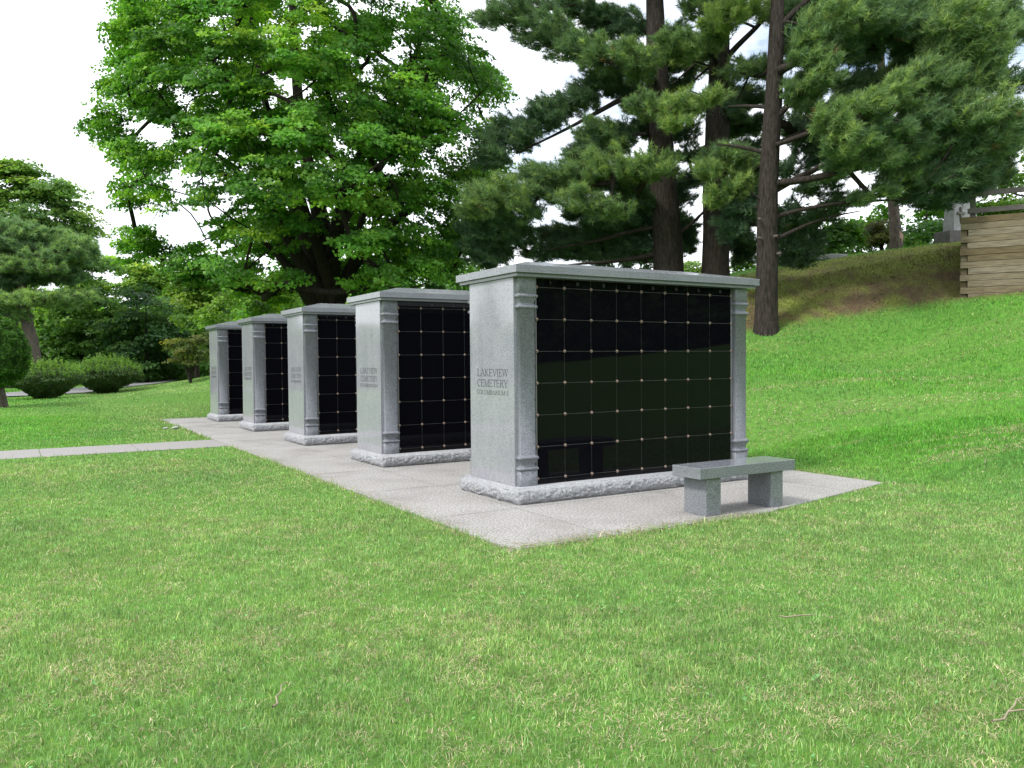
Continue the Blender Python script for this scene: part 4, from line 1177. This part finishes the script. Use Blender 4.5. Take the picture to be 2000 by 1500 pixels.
put('trunk', mesh_np('trunk', np.concatenate(Vl), np.concatenate(Fl), smooth=True), M['bark_grey'], root)

# ------------------------------------------------------------------ right: crest planting
edge_tree('leafy green thicket on the crest between pine trunk and grey trunk', [(1615, 462, 45, 42, 29.5), (1665, 440, 50, 42, 30), (1590, 490, 40, 26, 29.5), (1640, 490, 50, 22, 29), (1700, 425, 40, 32, 31)], [(.04, .11, .02), (.06, .15, .024), (.085, .19, .03)], 29.5, 1640, name='thicket', leaf=.15, per=300, dens=1.6, rc=.55, disc=.4, cat='shrub', tr=.07)
edge_tree('leafy green thicket on the crest between grey trunk and stone monument', [(1800, 445, 45, 45, 31), (1840, 420, 45, 40, 32), (1780, 470, 40, 24, 30), (1815, 475, 40, 14, 29), (1870, 400, 40, 30, 33)], [(.04, .11, .02), (.06, .15, .024), (.085, .19, .03)], 31, 1810, name='thicket', leaf=.15, per=300, dens=1.6, rc=.55, disc=.4, cat='shrub', tr=.07)
# clipped squarish yew with dark trunk
yb = basept(1722, 493, 27.8)
cl = ell_clumps([(1716, 452, 28, 22, 28), (1716, 470, 27, 20, 28), (1740, 455, 12, 18, 28.2), (1700, 448, 16, 14, 28)], 9, .3, .8)
leafy_tree('clipped_shrub', 'small clipped olive green shrub left of the grey trunk with flag', 'shrub', cl, yb, [[np.array([yb, at(1722, 470, 28)]), np.array([.07, .05])]], [(.05, .065, .018), (.075, .09, .022), (.10, .12, .03)], leaf=.07, per=190, ndisc=6, disc=.2, thick=.05, lean=1.0)
# dark dense evergreen behind the right-hand pine
edge_tree('dark evergreen in deep shade behind the rightmost pine trunk', [(1560, 470, 42, 40, 28.5), (1530, 500, 30, 24, 28.5), (1590, 430, 36, 34, 29), (1545, 425, 36, 34, 29)], [(.012, .03, .014), (.02, .045, .018), (.03, .06, .022)], 28.6, 1560, name='evergreen', leaf=.12, per=340, dens=1.8, rc=.5, disc=.35)
# grey trunked tree on the crest
tbp = basept(1751, 488, 27)
pt = [tbp-[0, 0, .1]]+[at(x, y, 27) for x, y in ((1751, 470), (1747, 420), (1742, 380), (1735, 280), (1722, 150), (1718, 60), (1716, -60))]
cl = [(at(1700+rng.uniform(-130, 150), rng.uniform(-260, 60), 27+rng.uniform(-2.0, 3.0)), .8, .5, 1.0) for _ in range(38)]
gt = leafy_tree('broadleaf_tree', 'tree with straight grey trunk on the crest behind the pine boughs', 'tree', cl, tbp, [[np.array(pt), np.array([.25, .19, .17, .165, .15, .13, .1, .05])]], GREEN_MID, leaf=.2, per=220, ndisc=6, disc=.55, bark='bark_grey', tip=.012)
# leafy tree beyond the rail fence
edge_tree('light green leafy tree beyond the rail fence', [(1975, 330, 40, 50, 31), (2030, 300, 50, 70, 31), (1960, 380, 34, 26, 31), (2040, 400, 60, 30, 31), (1985, 410, 45, 16, 30)], [(.07, .14, .03), (.10, .18, .04), (.13, .22, .05)], 31, 2010, leaf=.15, per=240, dens=1.0, rc=.6, disc=.45)
edge_tree('leafy green tree standing on the hill between two pine trunks', [(1465, 500, 30, 26, 34), (1440, 528, 30, 16, 34), (1475, 465, 26, 22, 34), (1450, 545, 40, 14, 33)], [(.05, .11, .03), (.075, .15, .035), (.10, .19, .04)], 34, 1458, leaf=.15, per=190, dens=1.2, rc=.5, disc=.4, tr=.08)
# low pale green tree tops seen between the trunks, far down the other side
edge_tree('distant pale green tree top seen between the left and middle pine trunks', [(1345, 528, 32, 14, 58), (1372, 524, 20, 20, 58), (1340, 540, 40, 14, 58)], [(.10, .17, .05), (.13, .21, .06), (.15, .24, .07)], 58, 1350, leaf=.26, per=170, dens=1.0, rc=.7, disc=.55)
for lab, px, hw in (('slim dark columnar evergreen left of the left pine trunk, closer to the trunk', 1262, 11), ('slim dark columnar evergreen farther left of the left pine trunk', 1178, 14), ('slim dark columnar evergreen between the other two columnar evergreens', 1222, 10)):
    b_ = basept(px, 560, 40)
    cl = ell_clumps([(px, 515, hw, 26, 40, 1), (px, 540, hw*1.2, 26, 40, 1), (px, 560, hw*1.3, 26, 40, 1)], 5, .3, 1.2)
    leafy_tree('columnar_evergreen', lab, 'tree', cl, b_, [[np.array([b_, at(px, 500, 40)]), np.array([.1, .03])]], [(.02, .05, .02), (.035, .075, .025)], leaf=.14, per=110, ndisc=6, disc=.2, thick=.12, group='columnar evergreens beyond the bank')

# ------------------------------------------------------------------ woodland beyond (one mass) all the way round the cemetery
Ps, Ns, Cs, Ls = [], [], [], []


def wood_mass(cx_, cy_, z0, rx, rz, n, leaf, cols):
    v = rng.normal(size=(n, 3)); v /= np.linalg.norm(v, axis=1, keepdims=True)
    k = rng.integers(0, 14, n); cc0 = rng.normal(size=(14, 3)); cc0 /= np.linalg.norm(cc0, axis=1, keepdims=True); cc0 *= rng.uniform(.45, .85, (14, 1))
    p = cc0[k]+v*.36*rng.uniform(.4, 1, (n, 1))
    Ps.append(np.array([cx_, cy_, z0+rz])+p*np.array([rx, rx, rz]))
    Ns.append(v*.7+np.array([0, 0, .7])+rng.normal(size=(n, 3))*.5)
    Cs.append(lerp_cols(14, cols, .2)[k]*rng.uniform(.8, 1.2, (n, 1))); Ls.append(leaf*rng.uniform(.7, 1.3, n))


cols_all = [[(.04, .095, .03), (.06, .13, .035)], GREEN_MID, GREEN_MID, GREEN_LIME, GREEN_MAPLE]
for row, (d0_, hm) in enumerate(((64, .8), (72, 1.0), (82, 1.2))):
    for px in range(-420, 1330, 70):
        d = d0_+rng.uniform(-2.5, 2.5); p = at(px+rng.uniform(-25, 25), 705, d)
        prof = np.interp(px, [-420, 0, 200, 300, 500, 700, 900, 1100, 1300], [13, 11, 8.6, 9.6, 10, 9.5, 9, 4.8, 3.4])*hm
        if px > 1050: prof = min(prof, 4.6)
        h = prof*rng.uniform(.82, 1.1); z = tz1(p[0], p[1])
        wood_mass(p[0], p[1], z-.3, rng.uniform(2.6, 3.6), h/2, 2300, .36, cols_all[rng.integers(0, 5)])
# undergrowth along the road and wood edge
for px in range(-200, 640, 26):
    d = rng.uniform(57.5, 62); p = at(px, 705, d); wood_mass(p[0], p[1], tz1(p[0], p[1])-.2, rng.uniform(1.3, 2.0), rng.uniform(.8, 1.7), 700, .22, cols_all[rng.integers(0, 3)])
# behind and beside the photographer
for k in range(64):
    a = YAW+R(41)+k/63*R(262)
    deg = math.degrees(a-YAW)
    for rr, hh in ((50, 9), (58, 13), (66, 16)):
        r2 = rr*rng.uniform(.95, 1.05)
        if deg < 80: hh = (4.0, 4.3, 4.7)[(rr-50)//8]
        x, y = CAM[0]+r2*math.cos(a), CAM[1]+r2*math.sin(a)
        wood_mass(x, y, tz1(x, y)-.3, 4.6, hh*rng.uniform(.85, 1.12)/2, 900 if hh < 10 else 1500, .8, cols_all[rng.integers(0, 3)])
        wood_mass(x, y, tz1(x, y)-.6, 5.2, 2.2 if deg > 80 else 1.4, 700, .7, GREEN_DARK)
# a spire-topped conifer that the polished end of the nearest columbarium mirrors
for h_, r_ in ((1.2, 1.5), (2.6, 1.35), (3.8, 1.05), (4.8, .75), (5.6, .42), (6.1, .2)):
    wood_mass(-22.2, 39.8, h_-.7, r_, .75, 500, .28, GREEN_DARK)
P = np.concatenate(Ps); L = np.concatenate(Ls)
o = put('woodland', leaf_mesh('woodland', P, np.concatenate(Ns), L, L*.85, np.concatenate(Cs)), M['leaf'])
tag(o, 'woodland closing off the cemetery beyond the road', 'woodland', kind='stuff')
# conifer whose spire is mirrored in the polished end of the nearest columbarium is part of that wood

# ------------------------------------------------------------------ timber wall, rail fence
wl = tag(empty('timber_wall', (W0[0], W0[1], 0), math.atan2(wd[1], wd[0])), 'retaining wall of stacked weathered timbers at the right edge', 'wall')
th = .158; zb = 3.0-.06; LEN = 9.0; ztop = zb+.0
nc = 13; z = zb-.02
flip_n = 1 if (math.cos(math.atan2(wd[1], wd[0]))*wn[1]-math.sin(math.atan2(wd[1], wd[0]))*wn[0]) > 0 else -1
for i in range(nc):
    full = (i % 2 == 1) or i == nc-1
    x0 = (0 if full else .165)+rng.uniform(-.012, .012); cut = rng.uniform(1.2, 3.2)
    bm = bmesh.new()
    yo = rng.uniform(-.008, .008)
    y0, y1 = sorted((yo, yo+.15*flip_n))
    bm_box(bm, x0, cut-.004, y0, y1, z, z+th-.007, .006)
    bm_box(bm, cut+.004, LEN, y0, y1, z, z+th-.007, .006)
    bm_obj('timber', bm, M['timber'], wl)
    ry0, ry1 = sorted(((.156 if full else .075)*flip_n, 5.5*flip_n))
    box('return_timber', .012, .150, ry0, ry1, z, z+th-.007, M['timber'], wl, .005)
    z += th
WTOP = z
rf = tag(empty('rail_fence', (W0[0]+wn[0]*.35+wd[0]*.2, W0[1]+wn[1]*.35+wd[1]*.2, WTOP-.25), math.atan2(wd[1], wd[0])), 'grey post and rail fence on top of the timber wall', 'fence')
for k in range(4):
    box('post', k*2.4, k*2.4+.13, -.05, .07, -.2, .96, M['rail'], rf, .006)
for zz in (.36, .78):
    box('rail', -.05, 9.2, -.055-.045, -.055, zz, zz+.13, M['rail'], rf, .006)
# leafy ground cover spilling along the wall top
ib = np.array([W0[0]+wn[0]*1.2+wd[0]*2, W0[1]+wn[1]*1.2+wd[1]*2, 4.95])
cl = [(np.array([W0[0]+wn[0]*u+wd[0]*s, W0[1]+wn[1]*u+wd[1]*s, 5.05+rng.uniform(0, .28)]), .35, .2, 1.0) for u, s in zip(rng.uniform(.55, 2.2, 70), rng.uniform(.55, 8.5, 70))]
leafy_tree('hedge', 'low bright green hedge above the timber wall', 'hedge', cl, ib, [], [(.07, .16, .03), (.10, .21, .035), (.13, .25, .05)], leaf=.085, per=230, ndisc=6, disc=.25, thick=.06, crownname='foliage')

# ------------------------------------------------------------------ monument, gravestones, flag
mp_ = at(1864, 470, 25.4); mz = tz1(mp_[0], mp_[1])
mo = tag(empty('monument', (mp_[0], mp_[1], mz), YAW-R(90)+R(12)), 'pale stone monument with a carved cross beside the timber wall', 'monument')
bm = bmesh.new(); bm_box(bm, -.46, .70, -.35, .35, -.15, .30, .02)
bm_obj('base', bm, M['old_base'], mo)
bm = bmesh.new()
vs = []
for z_, w_, d_ in ((.30, .42, .24), (1.18, .37, .20), (1.30, .34, .19), (1.34, .2, .12)):
    vs.append([bm.verts.new((.20+sx*w_, sy*d_, z_)) for sx, sy in ((-1, -1), (1, -1), (1, 1), (-1, 1))])
for a, c in zip(vs[:-1], vs[1:]):
    for k in range(4): bm.faces.new((a[k], a[(k+1) % 4], c[(k+1) % 4], c[k]))
bm.faces.new(vs[-1]); bm.faces.new(vs[0][::-1])
bm_obj('upright', bm, M['old_stone'], mo)
bm = bmesh.new()
bm_box(bm, -.005, .065, -.265, -.20, .55, 1.02, .006); bm_box(bm, -.10, .16, -.266, -.20, .80, .87, .006)
bm_obj('cross', bm, plain('lichen_stone', (.22, .21, .19), .9, var=.3), mo)  # cross in a darker stone colour than the upright


def headstone(label, px, py, d, w, h, dep, flat=False):
    p = at(px, py, d); z = tz1(p[0], p[1])
    bm = bmesh.new()
    if flat: bm_box(bm, -w/2, w/2, -dep/2, dep/2, -.1, h, .02)
    else:
        bm_box(bm, -w/2-.1, w/2+.1, -dep/2-.06, dep/2+.06, -.1, .16, .01)
        n = 8
        f = [bm.verts.new((-w/2, -dep/2, .16)), bm.verts.new((w/2, -dep/2, .16))]+[bm.verts.new((w/2*math.cos(math.pi*k/n), -dep/2, h*.75+h*.25*math.sin(math.pi*k/n))) for k in range(n+1)]
        face = bm.faces.new(f); r_ = bmesh.ops.extrude_face_region(bm, geom=[face])
        for v_ in r_['geom']:
            if isinstance(v_, bmesh.types.BMVert): v_.co.y += dep
    o_ = bm_obj('headstone', bm, M['old_stone'])
    o_.location = (p[0], p[1], z); o_.rotation_euler = (0, 0, YAW-R(90)+R(10))
    return tag(o_, label, 'gravestone', 'gravestones along the crest')


headstone('small upright grey gravestone on the crest beside the dark evergreen', 1579, 516, 26.6, .2, .36, .14)
headstone('low flat grey gravestone, nearer the upright gravestone', 1606, 510, 26.4, .55, .13, .4, True)
headstone('low flat grey gravestone, nearer the thicket', 1632, 506, 26.3, .6, .10, .4, True)
# small flag on a stick
fp = at(1757, 487, 26.6); fz = tz1(fp[0], fp[1])
fl = tag(empty('flag', (fp[0], fp[1], fz), YAW-R(90)), 'small drooping striped flag on a stick by the grey trunk', 'flag')
box('stick', -.006, .006, -.006, .006, -.1, .62, M['twig'], fl)
Vc = []; nu, nv = 10, 13; rgb = []
for j in range(nv+1):
    for i in range(nu+1):
        u = i/nu; v_ = j/nv
        Vc.append((.008+u*.13*(1-.25*v_), .03*math.sin(u*7+v_*2), .60-v_*.22-u*.20))
        canton = u < .42 and v_ > .46 and False
        rgb.append((.45, .03, .04) if j % 2 == 0 else (.72, .70, .68))
ii = np.arange((nu+1)*(nv+1)).reshape(nv+1, nu+1)
Qf = np.stack([ii[:-1, :-1], ii[:-1, 1:], ii[1:, 1:], ii[1:, :-1]], -1).reshape(-1, 4)
put('cloth', mesh_np('cloth', np.array(Vc), Qf, rgb=np.array(rgb), smooth=True), leaf_mat('flag_cloth', .2), fl)

# ------------------------------------------------------------------ small far things on the left
p = at(268, 742, 61); z = tz1(p[0], p[1])
n = 24; Vm = []; rr_ = np.linspace(0, 1, 9)
for r0 in rr_:
    for k in range(n):
        a = 2*math.pi*k/n; h = max(0, (1-r0**1.6))*.55*(1+.3*math.sin(a*3+r0*5))
        Vm.append((math.cos(a)*r0*2.4, math.sin(a)*r0*1.5, h-.05+.06*rng.normal()*(r0 < .95)))
ii = np.arange(9*n).reshape(9, n); nx2 = np.roll(ii, -1, 1)
o = put('soil_mound', mesh_np('soil_mound', np.array(Vm), np.stack([ii[:-1], ii[1:], nx2[1:], nx2[:-1]], -1).reshape(-1, 4), smooth=True), M['soil'])
o.location = (p[0], p[1], z); tag(o, 'low mound of dark soil beyond the road', 'mound')
p = at(279, 745, 59); z = tz1(p[0], p[1])
o = box('marker_post', -.09, .09, -.06, .06, -.1, .42, M['white'], None, .02); o.location = (p[0], p[1], z)
tag(o, 'tiny white marker post in front of the soil mound', 'post')
for lab, px, py, s in (('pale stone lying in the grass left of its twin near the path', 324, 839, .05), ('pale stone lying in the grass nearer the pavement corner', 343, 838, .065)):
    q = CAM+(at(px, py, 1)-CAM)*(-1.5/(at(px, py, 1)-CAM)[2])
    bm = bmesh.new(); bmesh.ops.create_icosphere(bm, subdivisions=3, radius=1)
    for v_ in bm.verts:
        f = .8+.4*float(vnoise(np.array([v_.co.x*2+5]), np.array([v_.co.y*2+v_.co.z*3]), 4)[0])
        v_.co = (v_.co.x*s*1.3*f, v_.co.y*s*f, v_.co.z*s*.5*f+.03)
    o = bm_obj('stone', bm, M['stone_pale'], None, True); o.location = (q[0], q[1], 0); tag(o, lab, 'stone')
# fallen twigs on the lawn
tw = [('dry forked twig lying on the slope at the right', 1925, 905, .75, .5), ('thin dry twig lying low at the right edge of the lawn', 1975, 1408, .32, .1), ('short dry twig on the foreground lawn below the bench', 1560, 1220, .2, -.8), ('dry twig lying on the lawn near the bottom left corner', 545, 1378, .22, 1.0), ('straw coloured twig on the slope above the pavement corner', 1660, 810, .3, -.5)]
for lab, px, py, L_, an in tw:
    dr = at(px, py, 1)-CAM; t = 1.5/-dr[2] if dr[2] < 0 else 12
    for _ in range(40):
        q = CAM+dr*t; t *= 1+(q[2]-tz1(q[0], q[1]))*.12
    Vl, Fl = [], []
    ux, uy = math.cos(an), math.sin(an)
    pts = np.array([(ux*L_*f+rng.normal()*.008, uy*L_*f+rng.normal()*.008, .05+.015*math.sin(f*5)) for f in np.linspace(-.5, .5, 6)])
    tube_into(Vl, Fl, pts, np.linspace(.005, .0025, 6), 6)
    if L_ > .25:
        tube_into(Vl, Fl, np.array([pts[2], pts[2]+[uy*.10+ux*.08, -ux*.10+uy*.08, .03], pts[2]+[uy*.17+ux*.2, -ux*.17+uy*.2, .02]]), [.004, .003, .0015], 5)
    V = np.concatenate(Vl)
    o = put('twig', mesh_np('twig', V, np.concatenate(Fl), smooth=True), M['twig']); o.location = (q[0], q[1], tz1(q[0], q[1]))
    tag(o, lab, 'twig')

# ------------------------------------------------------------------ grass
def blocked(x, y):
    pad = (x > PX0+.0) & (x < PX1) & (y > PY0+.58*np.clip((x-1.75)/2.75, 0, 1)) & (y < PY1)
    walk = (x < PX0+.05) & (y > 8.22) & (y < 9.72)
    rd = np.full(len(x), 1e9)
    for a, b_ in zip(ROADC[:-1], ROADC[1:]):
        ab = b_-a; t = np.clip(((x-a[0])*ab[0]+(y-a[1])*ab[1])/(ab@ab), 0, 1)
        rd = np.minimum(rd, np.hypot(x-a[0]-t*ab[0], y-a[1]-t*ab[1]))
    return pad | walk | (rd < 2.1)


fw = np.array([math.cos(YAW), math.sin(YAW)]); rt = np.array([math.sin(YAW), -math.cos(YAW)])
bands = [(1.3, 5.0, 350000), (5.0, 8.0, 270000), (8.0, 13.0, 270000), (13.0, 24.0, 240000), (24.0, 52.0, 220000)]
VV, QQ, TT, CC = [], [], [], []
nv_ = 0
for d0_, d1_, n in bands:
    d = np.sqrt(rng.uniform(d0_**2, d1_**2, n)); s = rng.uniform(-1, 1, n)*(.66*d+2.4)
    x = CAM[0]+fw[0]*d+rt[0]*s; y = CAM[1]+fw[1]*d+rt[1]*s
    # tufts: pull blades together a little
    on, brn = bank(x, y)
    thin = fbm(x*2.1, y*2.1, 41, 3)
    keep = ~blocked(x, y) & (rng.uniform(size=n) > brn*.55) & (rng.uniform(size=n) < .35+1.1*thin)
    # nothing grows out of the wall
    sW = (x-W0[0])*wd[0]+(y-W0[1])*wd[1]; nW = (x-W0[0])*wn[0]+(y-W0[1])*wn[1]
    keep &= ~((sW > -.05) & (nW > -.12))
    x, y, d, on, brn = x[keep], y[keep], d[keep], on[keep], brn[keep]; n = len(x)
    z = tz(x, y)
    # hillside right of the pavement is lusher; foreground lawn has straw
    lush = sstep(3.2, 6.5, x)*sstep(-4.5, -1.0, y)
    left = sstep(-1.0, -3.5, x)*sstep(6, 12, y)
    patch = fbm(x*1.7+3, y*1.7, 21, 3); fine = fbm(x*7, y*7, 23, 3); big = fbm(x*.35, y*.35, 25, 2)
    strawp = np.clip(.19+.80*sstep(.46, .74, .35*patch+.65*fine), 0, .65)*(1-.8*np.maximum(lush, left*.7))+lush*.65*sstep(.53, .66, fbm(x*.6+y*.25, y*1.7+x*.9, 61, 3))
    edge = np.minimum.reduce([np.abs(x-PX0)+9*((y < PY0-.2) | (y > PY1)), np.abs(y-PY0)+9*((x < PX0-.2) | (x > PX1)), np.abs(x-PX1)+9*((y < PY0-.2) | (y > PY1))])
    strawp = np.maximum(strawp, .6*sstep(.22, .0, edge))
    dry = rng.uniform(size=n) < strawp
    h = rng.uniform(.016, .040, n)*(1+.35*lush)*(.8+.45*fbm(x*3, y*3, 27, 2))
    h *= np.where(rng.uniform(size=n) < .012, 1.9, 1)
    h = np.where(edge < .10, h*rng.uniform(1.0, 2.1, n), h)
    h = np.where(on > .5, h*.8, h)
    h *= np.clip(d/9, 1, 1.9)**.5
    w = np.clip(d*.00062, .0034, .03)*rng.uniform(.7, 1.3, n)*np.where(on > .5, .9, 1)
    th = rng.uniform(0, 2*math.pi, n); lean = np.where(dry, rng.uniform(.5, 2.2, n), np.abs(rng.normal(size=n))*.75+.12)
    dx, dy = np.cos(th)*lean*h*.75, np.sin(th)*lean*h*.75
    ph = th+math.pi/2+rng.normal(size=n)*.7
    wx, wy = np.cos(ph)*w/2, np.sin(ph)*w/2
    hh = np.where(dry, h*.5, h)
    c_g = np.array([.176, .346, .112]); c_y = np.array([.300, .432, .135]); c_l = np.array([.092, .320, .042]); c_ly = np.array([.175, .400, .052]); c_b = np.array([.110, .250, .090])
    t = np.clip(rng.normal(size=n)*.22+.2+.75*(patch-.3), 0, 1)[:, None]
    cA = c_g*(1-t)+c_y*t; cL = c_l*(1-t)+c_ly*t
    m_ = np.maximum(lush, left*.85)[:, None]
    c = cA*(1-m_)+cL*m_
    mow = fbm(x*.9+y*.5, y*.25-x*.3, 83, 2)[:, None]; c = c*(.84+.32*mow)
    bl = sstep(.5, .72, big)[:, None]*.5; c = c*(1-bl)+c_b*bl
    straw = np.array([.50, .435, .285])*rng.uniform(.55, 1.25, (n, 1))
    c = np.where(dry[:, None], straw, c)
    cm = np.array([.15, .20, .045])*rng.uniform(.6, 1.3, (n, 1)); cb_ = np.array([.16, .115, .06])*rng.uniform(.5, 1.3, (n, 1))
    cm = np.where((rng.uniform(size=n) < brn*.75+.10)[:, None], cb_, cm)
    c = np.where((on > .5)[:, None], cm, c)
    tuft = fbm(x*9, y*9, 71, 2)[:, None]
    c = c*(.7+.6*tuft)*rng.uniform(.5, 1.45, (n, 1))
    yl = rng.uniform(size=n) < .16
    c = np.where((yl & ~dry & (on < .5))[:, None], c*np.array([1.55, 1.22, 1.25]), c)
    V = np.empty((n, 5, 3))
    V[:, 0] = np.c_[x-wx, y-wy, z-.004]; V[:, 1] = np.c_[x+wx, y+wy, z-.004]
    V[:, 2] = np.c_[x+wx*.8+dx*.35, y+wy*.8+dy*.35, z+hh*.58]; V[:, 3] = np.c_[x-wx*.8+dx*.35, y-wy*.8+dy*.35, z+hh*.58]
    V[:, 4] = np.c_[x+dx, y+dy, z+hh*np.where(lean > 1, .75, 1)]
    i0 = nv_+np.arange(n)*5
    QQ.append(np.stack([i0, i0+1, i0+2, i0+3], -1)); TT.append(np.stack([i0+3, i0+2, i0+4], -1))
    VV.append(V.reshape(-1, 3)); CC.append(np.repeat(c, 5, 0)); nv_ += n*5
# broad weeds, dead leaves and clippings in the turf
n = 5200
d = np.sqrt(rng.uniform(2.3**2, 11**2, n)); s_ = rng.uniform(-1, 1, n)*(.66*d+.7)
x = CAM[0]+fw[0]*d+rt[0]*s_; y = CAM[1]+fw[1]*d+rt[1]*s_
cl_ = fbm(x*1.4, y*1.4, 91, 2); k = ~blocked(x, y) & (rng.uniform(size=n) < sstep(.35, .7, cl_)); x, y = x[k], y[k]; n = len(x)
dead = rng.uniform(size=n) < .10
L = np.where(dead, rng.uniform(.012, .028, n), rng.uniform(.012, .030, n)); th = rng.uniform(0, 6.283, n)
ct, st_ = np.cos(th), np.sin(th); z = tz(x, y)+rng.uniform(.018, .038, n)
V = np.empty((n, 4, 3)); tilt = rng.normal(size=n)*.3
V[:, 0] = np.c_[x-ct*L*.5, y-st_*L*.5, z-tilt*L*.5]; V[:, 1] = np.c_[x-st_*L*.32, y+ct*L*.32, z+.003]
V[:, 2] = np.c_[x+ct*L*.5, y+st_*L*.5, z+tilt*L*.5]; V[:, 3] = np.c_[x+st_*L*.32, y-ct*L*.32, z+.003]
c = np.where(dead[:, None], np.array([.30, .22, .14])*rng.uniform(.4, 1.6, (n, 1)), np.array([.15, .34, .11])*rng.uniform(.7, 1.4, (n, 1)))
QQ.append(nv_+np.arange(n*4).reshape(-1, 4)); VV.append(V.reshape(-1, 3)); CC.append(np.repeat(c, 4, 0)); nv_ += n*4
n = 2600
e = rng.integers(0, 3, n); u = rng.uniform(size=n); w = np.abs(rng.normal(size=n))*.10
x = np.where(e == 0, PX0+w, np.where(e == 1, PX0+u*2.8, PX0+u*5.6)); y = np.where(e == 0, PY0+u*10, np.where(e == 1, PY0+w, rng.uniform(PY0, 9, n)))
k = (rng.uniform(size=n) < np.where(e == 2, .25, 1)) & ~((x > -.06) & (np.mod(y+.06, 3.687) < 1.45)); x, y = x[k], y[k]; n = len(x)
L = rng.uniform(.012, .045, n); th = rng.uniform(0, 6.283, n); ct, st_ = np.cos(th), np.sin(th); z = np.full(n, .004)
V = np.empty((n, 4, 3)); wd_ = .0016
V[:, 0] = np.c_[x-ct*L-st_*wd_, y-st_*L+ct*wd_, z]; V[:, 1] = np.c_[x-ct*L+st_*wd_, y-st_*L-ct*wd_, z]
V[:, 2] = np.c_[x+ct*L+st_*wd_, y+st_*L-ct*wd_, z+.003]; V[:, 3] = np.c_[x+ct*L-st_*wd_, y+st_*L+ct*wd_, z+.003]
c = np.where((rng.uniform(size=n) < .6)[:, None], np.array([.42, .35, .2]), np.array([.14, .2, .06]))*rng.uniform(.6, 1.2, (n, 1))
QQ.append(nv_+np.arange(n*4).reshape(-1, 4)); VV.append(V.reshape(-1, 3)); CC.append(np.repeat(c, 4, 0)); nv_ += n*4
o = put('grass', mesh_np('grass', np.concatenate(VV), np.concatenate(QQ), np.concatenate(TT), np.concatenate(CC)), M['grass'])
tag(o, 'mown lawn grass with straw patches', 'grass', kind='stuff')

# ------------------------------------------------------------------ light
SUN_EL, SUN_AZ = R(50), math.atan2(-.12, -1)
w = bpy.data.worlds.new('World'); SC.world = w; w.use_nodes = True
nt = w.node_tree
for n_ in list(nt.nodes): nt.nodes.remove(n_)
ow = nt.nodes.new('ShaderNodeOutputWorld'); bg = nt.nodes.new('ShaderNodeBackground')
sky = nt.nodes.new('ShaderNodeTexSky'); sky.sky_type = 'NISHITA'; sky.sun_disc = False
sky.sun_elevation = SUN_EL; sky.sun_rotation = math.pi/2-SUN_AZ
tc = nt.nodes.new('ShaderNodeTexCoord')
mpn = nt.nodes.new('ShaderNodeMapping'); mpn.inputs['Scale'].default_value = (1, 1, 2.2)
nt.links.new(tc.outputs['Generated'], mpn.inputs[0])
cn = noise(nt, 2.6, 7, .6, mpn.outputs[0])
cr = ramp(nt, cn.outputs[0], [(.30, (0, 0, 0)), (.46, (1, 1, 1))])
mxw = nt.nodes.new('ShaderNodeMix'); mxw.data_type = 'RGBA'
nt.links.new(cr.outputs[0], mxw.inputs[0]); nt.links.new(sky.outputs[0], mxw.inputs[6]); mxw.inputs[7].default_value = (9.6, 9.9, 10.4, 1)
nt.links.new(mxw.outputs[2], bg.inputs[0]); bg.inputs[1].default_value = .085
nt.links.new(bg.outputs[0], ow.inputs[0])
sl = bpy.data.lights.new('sun', 'SUN'); sl.energy = 1.5; sl.angle = R(10); sl.color = (1, .96, .90)
so = bpy.data.objects.new('sun', sl); COL.objects.link(so)
tov = np.array([math.cos(SUN_AZ)*math.cos(SUN_EL), math.sin(SUN_AZ)*math.cos(SUN_EL), math.sin(SUN_EL)])
from mathutils import Vector, Matrix
so.rotation_euler = Vector(tov).to_track_quat('Z', 'Y').to_euler()
so.location = tuple(tov*30)

# ------------------------------------------------------------------ camera object
cd = bpy.data.cameras.new('camera'); cd.sensor_width = 36; cd.lens = FPX/2000*36; cd.clip_end = 3000; cd.clip_start = .05
co = bpy.data.objects.new('camera', cd); COL.objects.link(co)
mw = Matrix(((cR[0], cU[0], -cF[0], CAM[0]), (cR[1], cU[1], -cF[1], CAM[1]), (cR[2], cU[2], -cF[2], CAM[2]), (0, 0, 0, 1)))
co.matrix_world = mw
SC.camera = co
SC.view_settings.view_transform = 'Standard'; SC.view_settings.look = 'None'
SC.view_settings.exposure = 1.25; SC.view_settings.gamma = 1.0
SC.render.resolution_x = 1024; SC.render.resolution_y = 768
SC.cycles.max_bounces = 6; SC.cycles.diffuse_bounces = 3; SC.cycles.glossy_bounces = 3; SC.cycles.transmission_bounces = 3; SC.cycles.transparent_max_bounces = 4
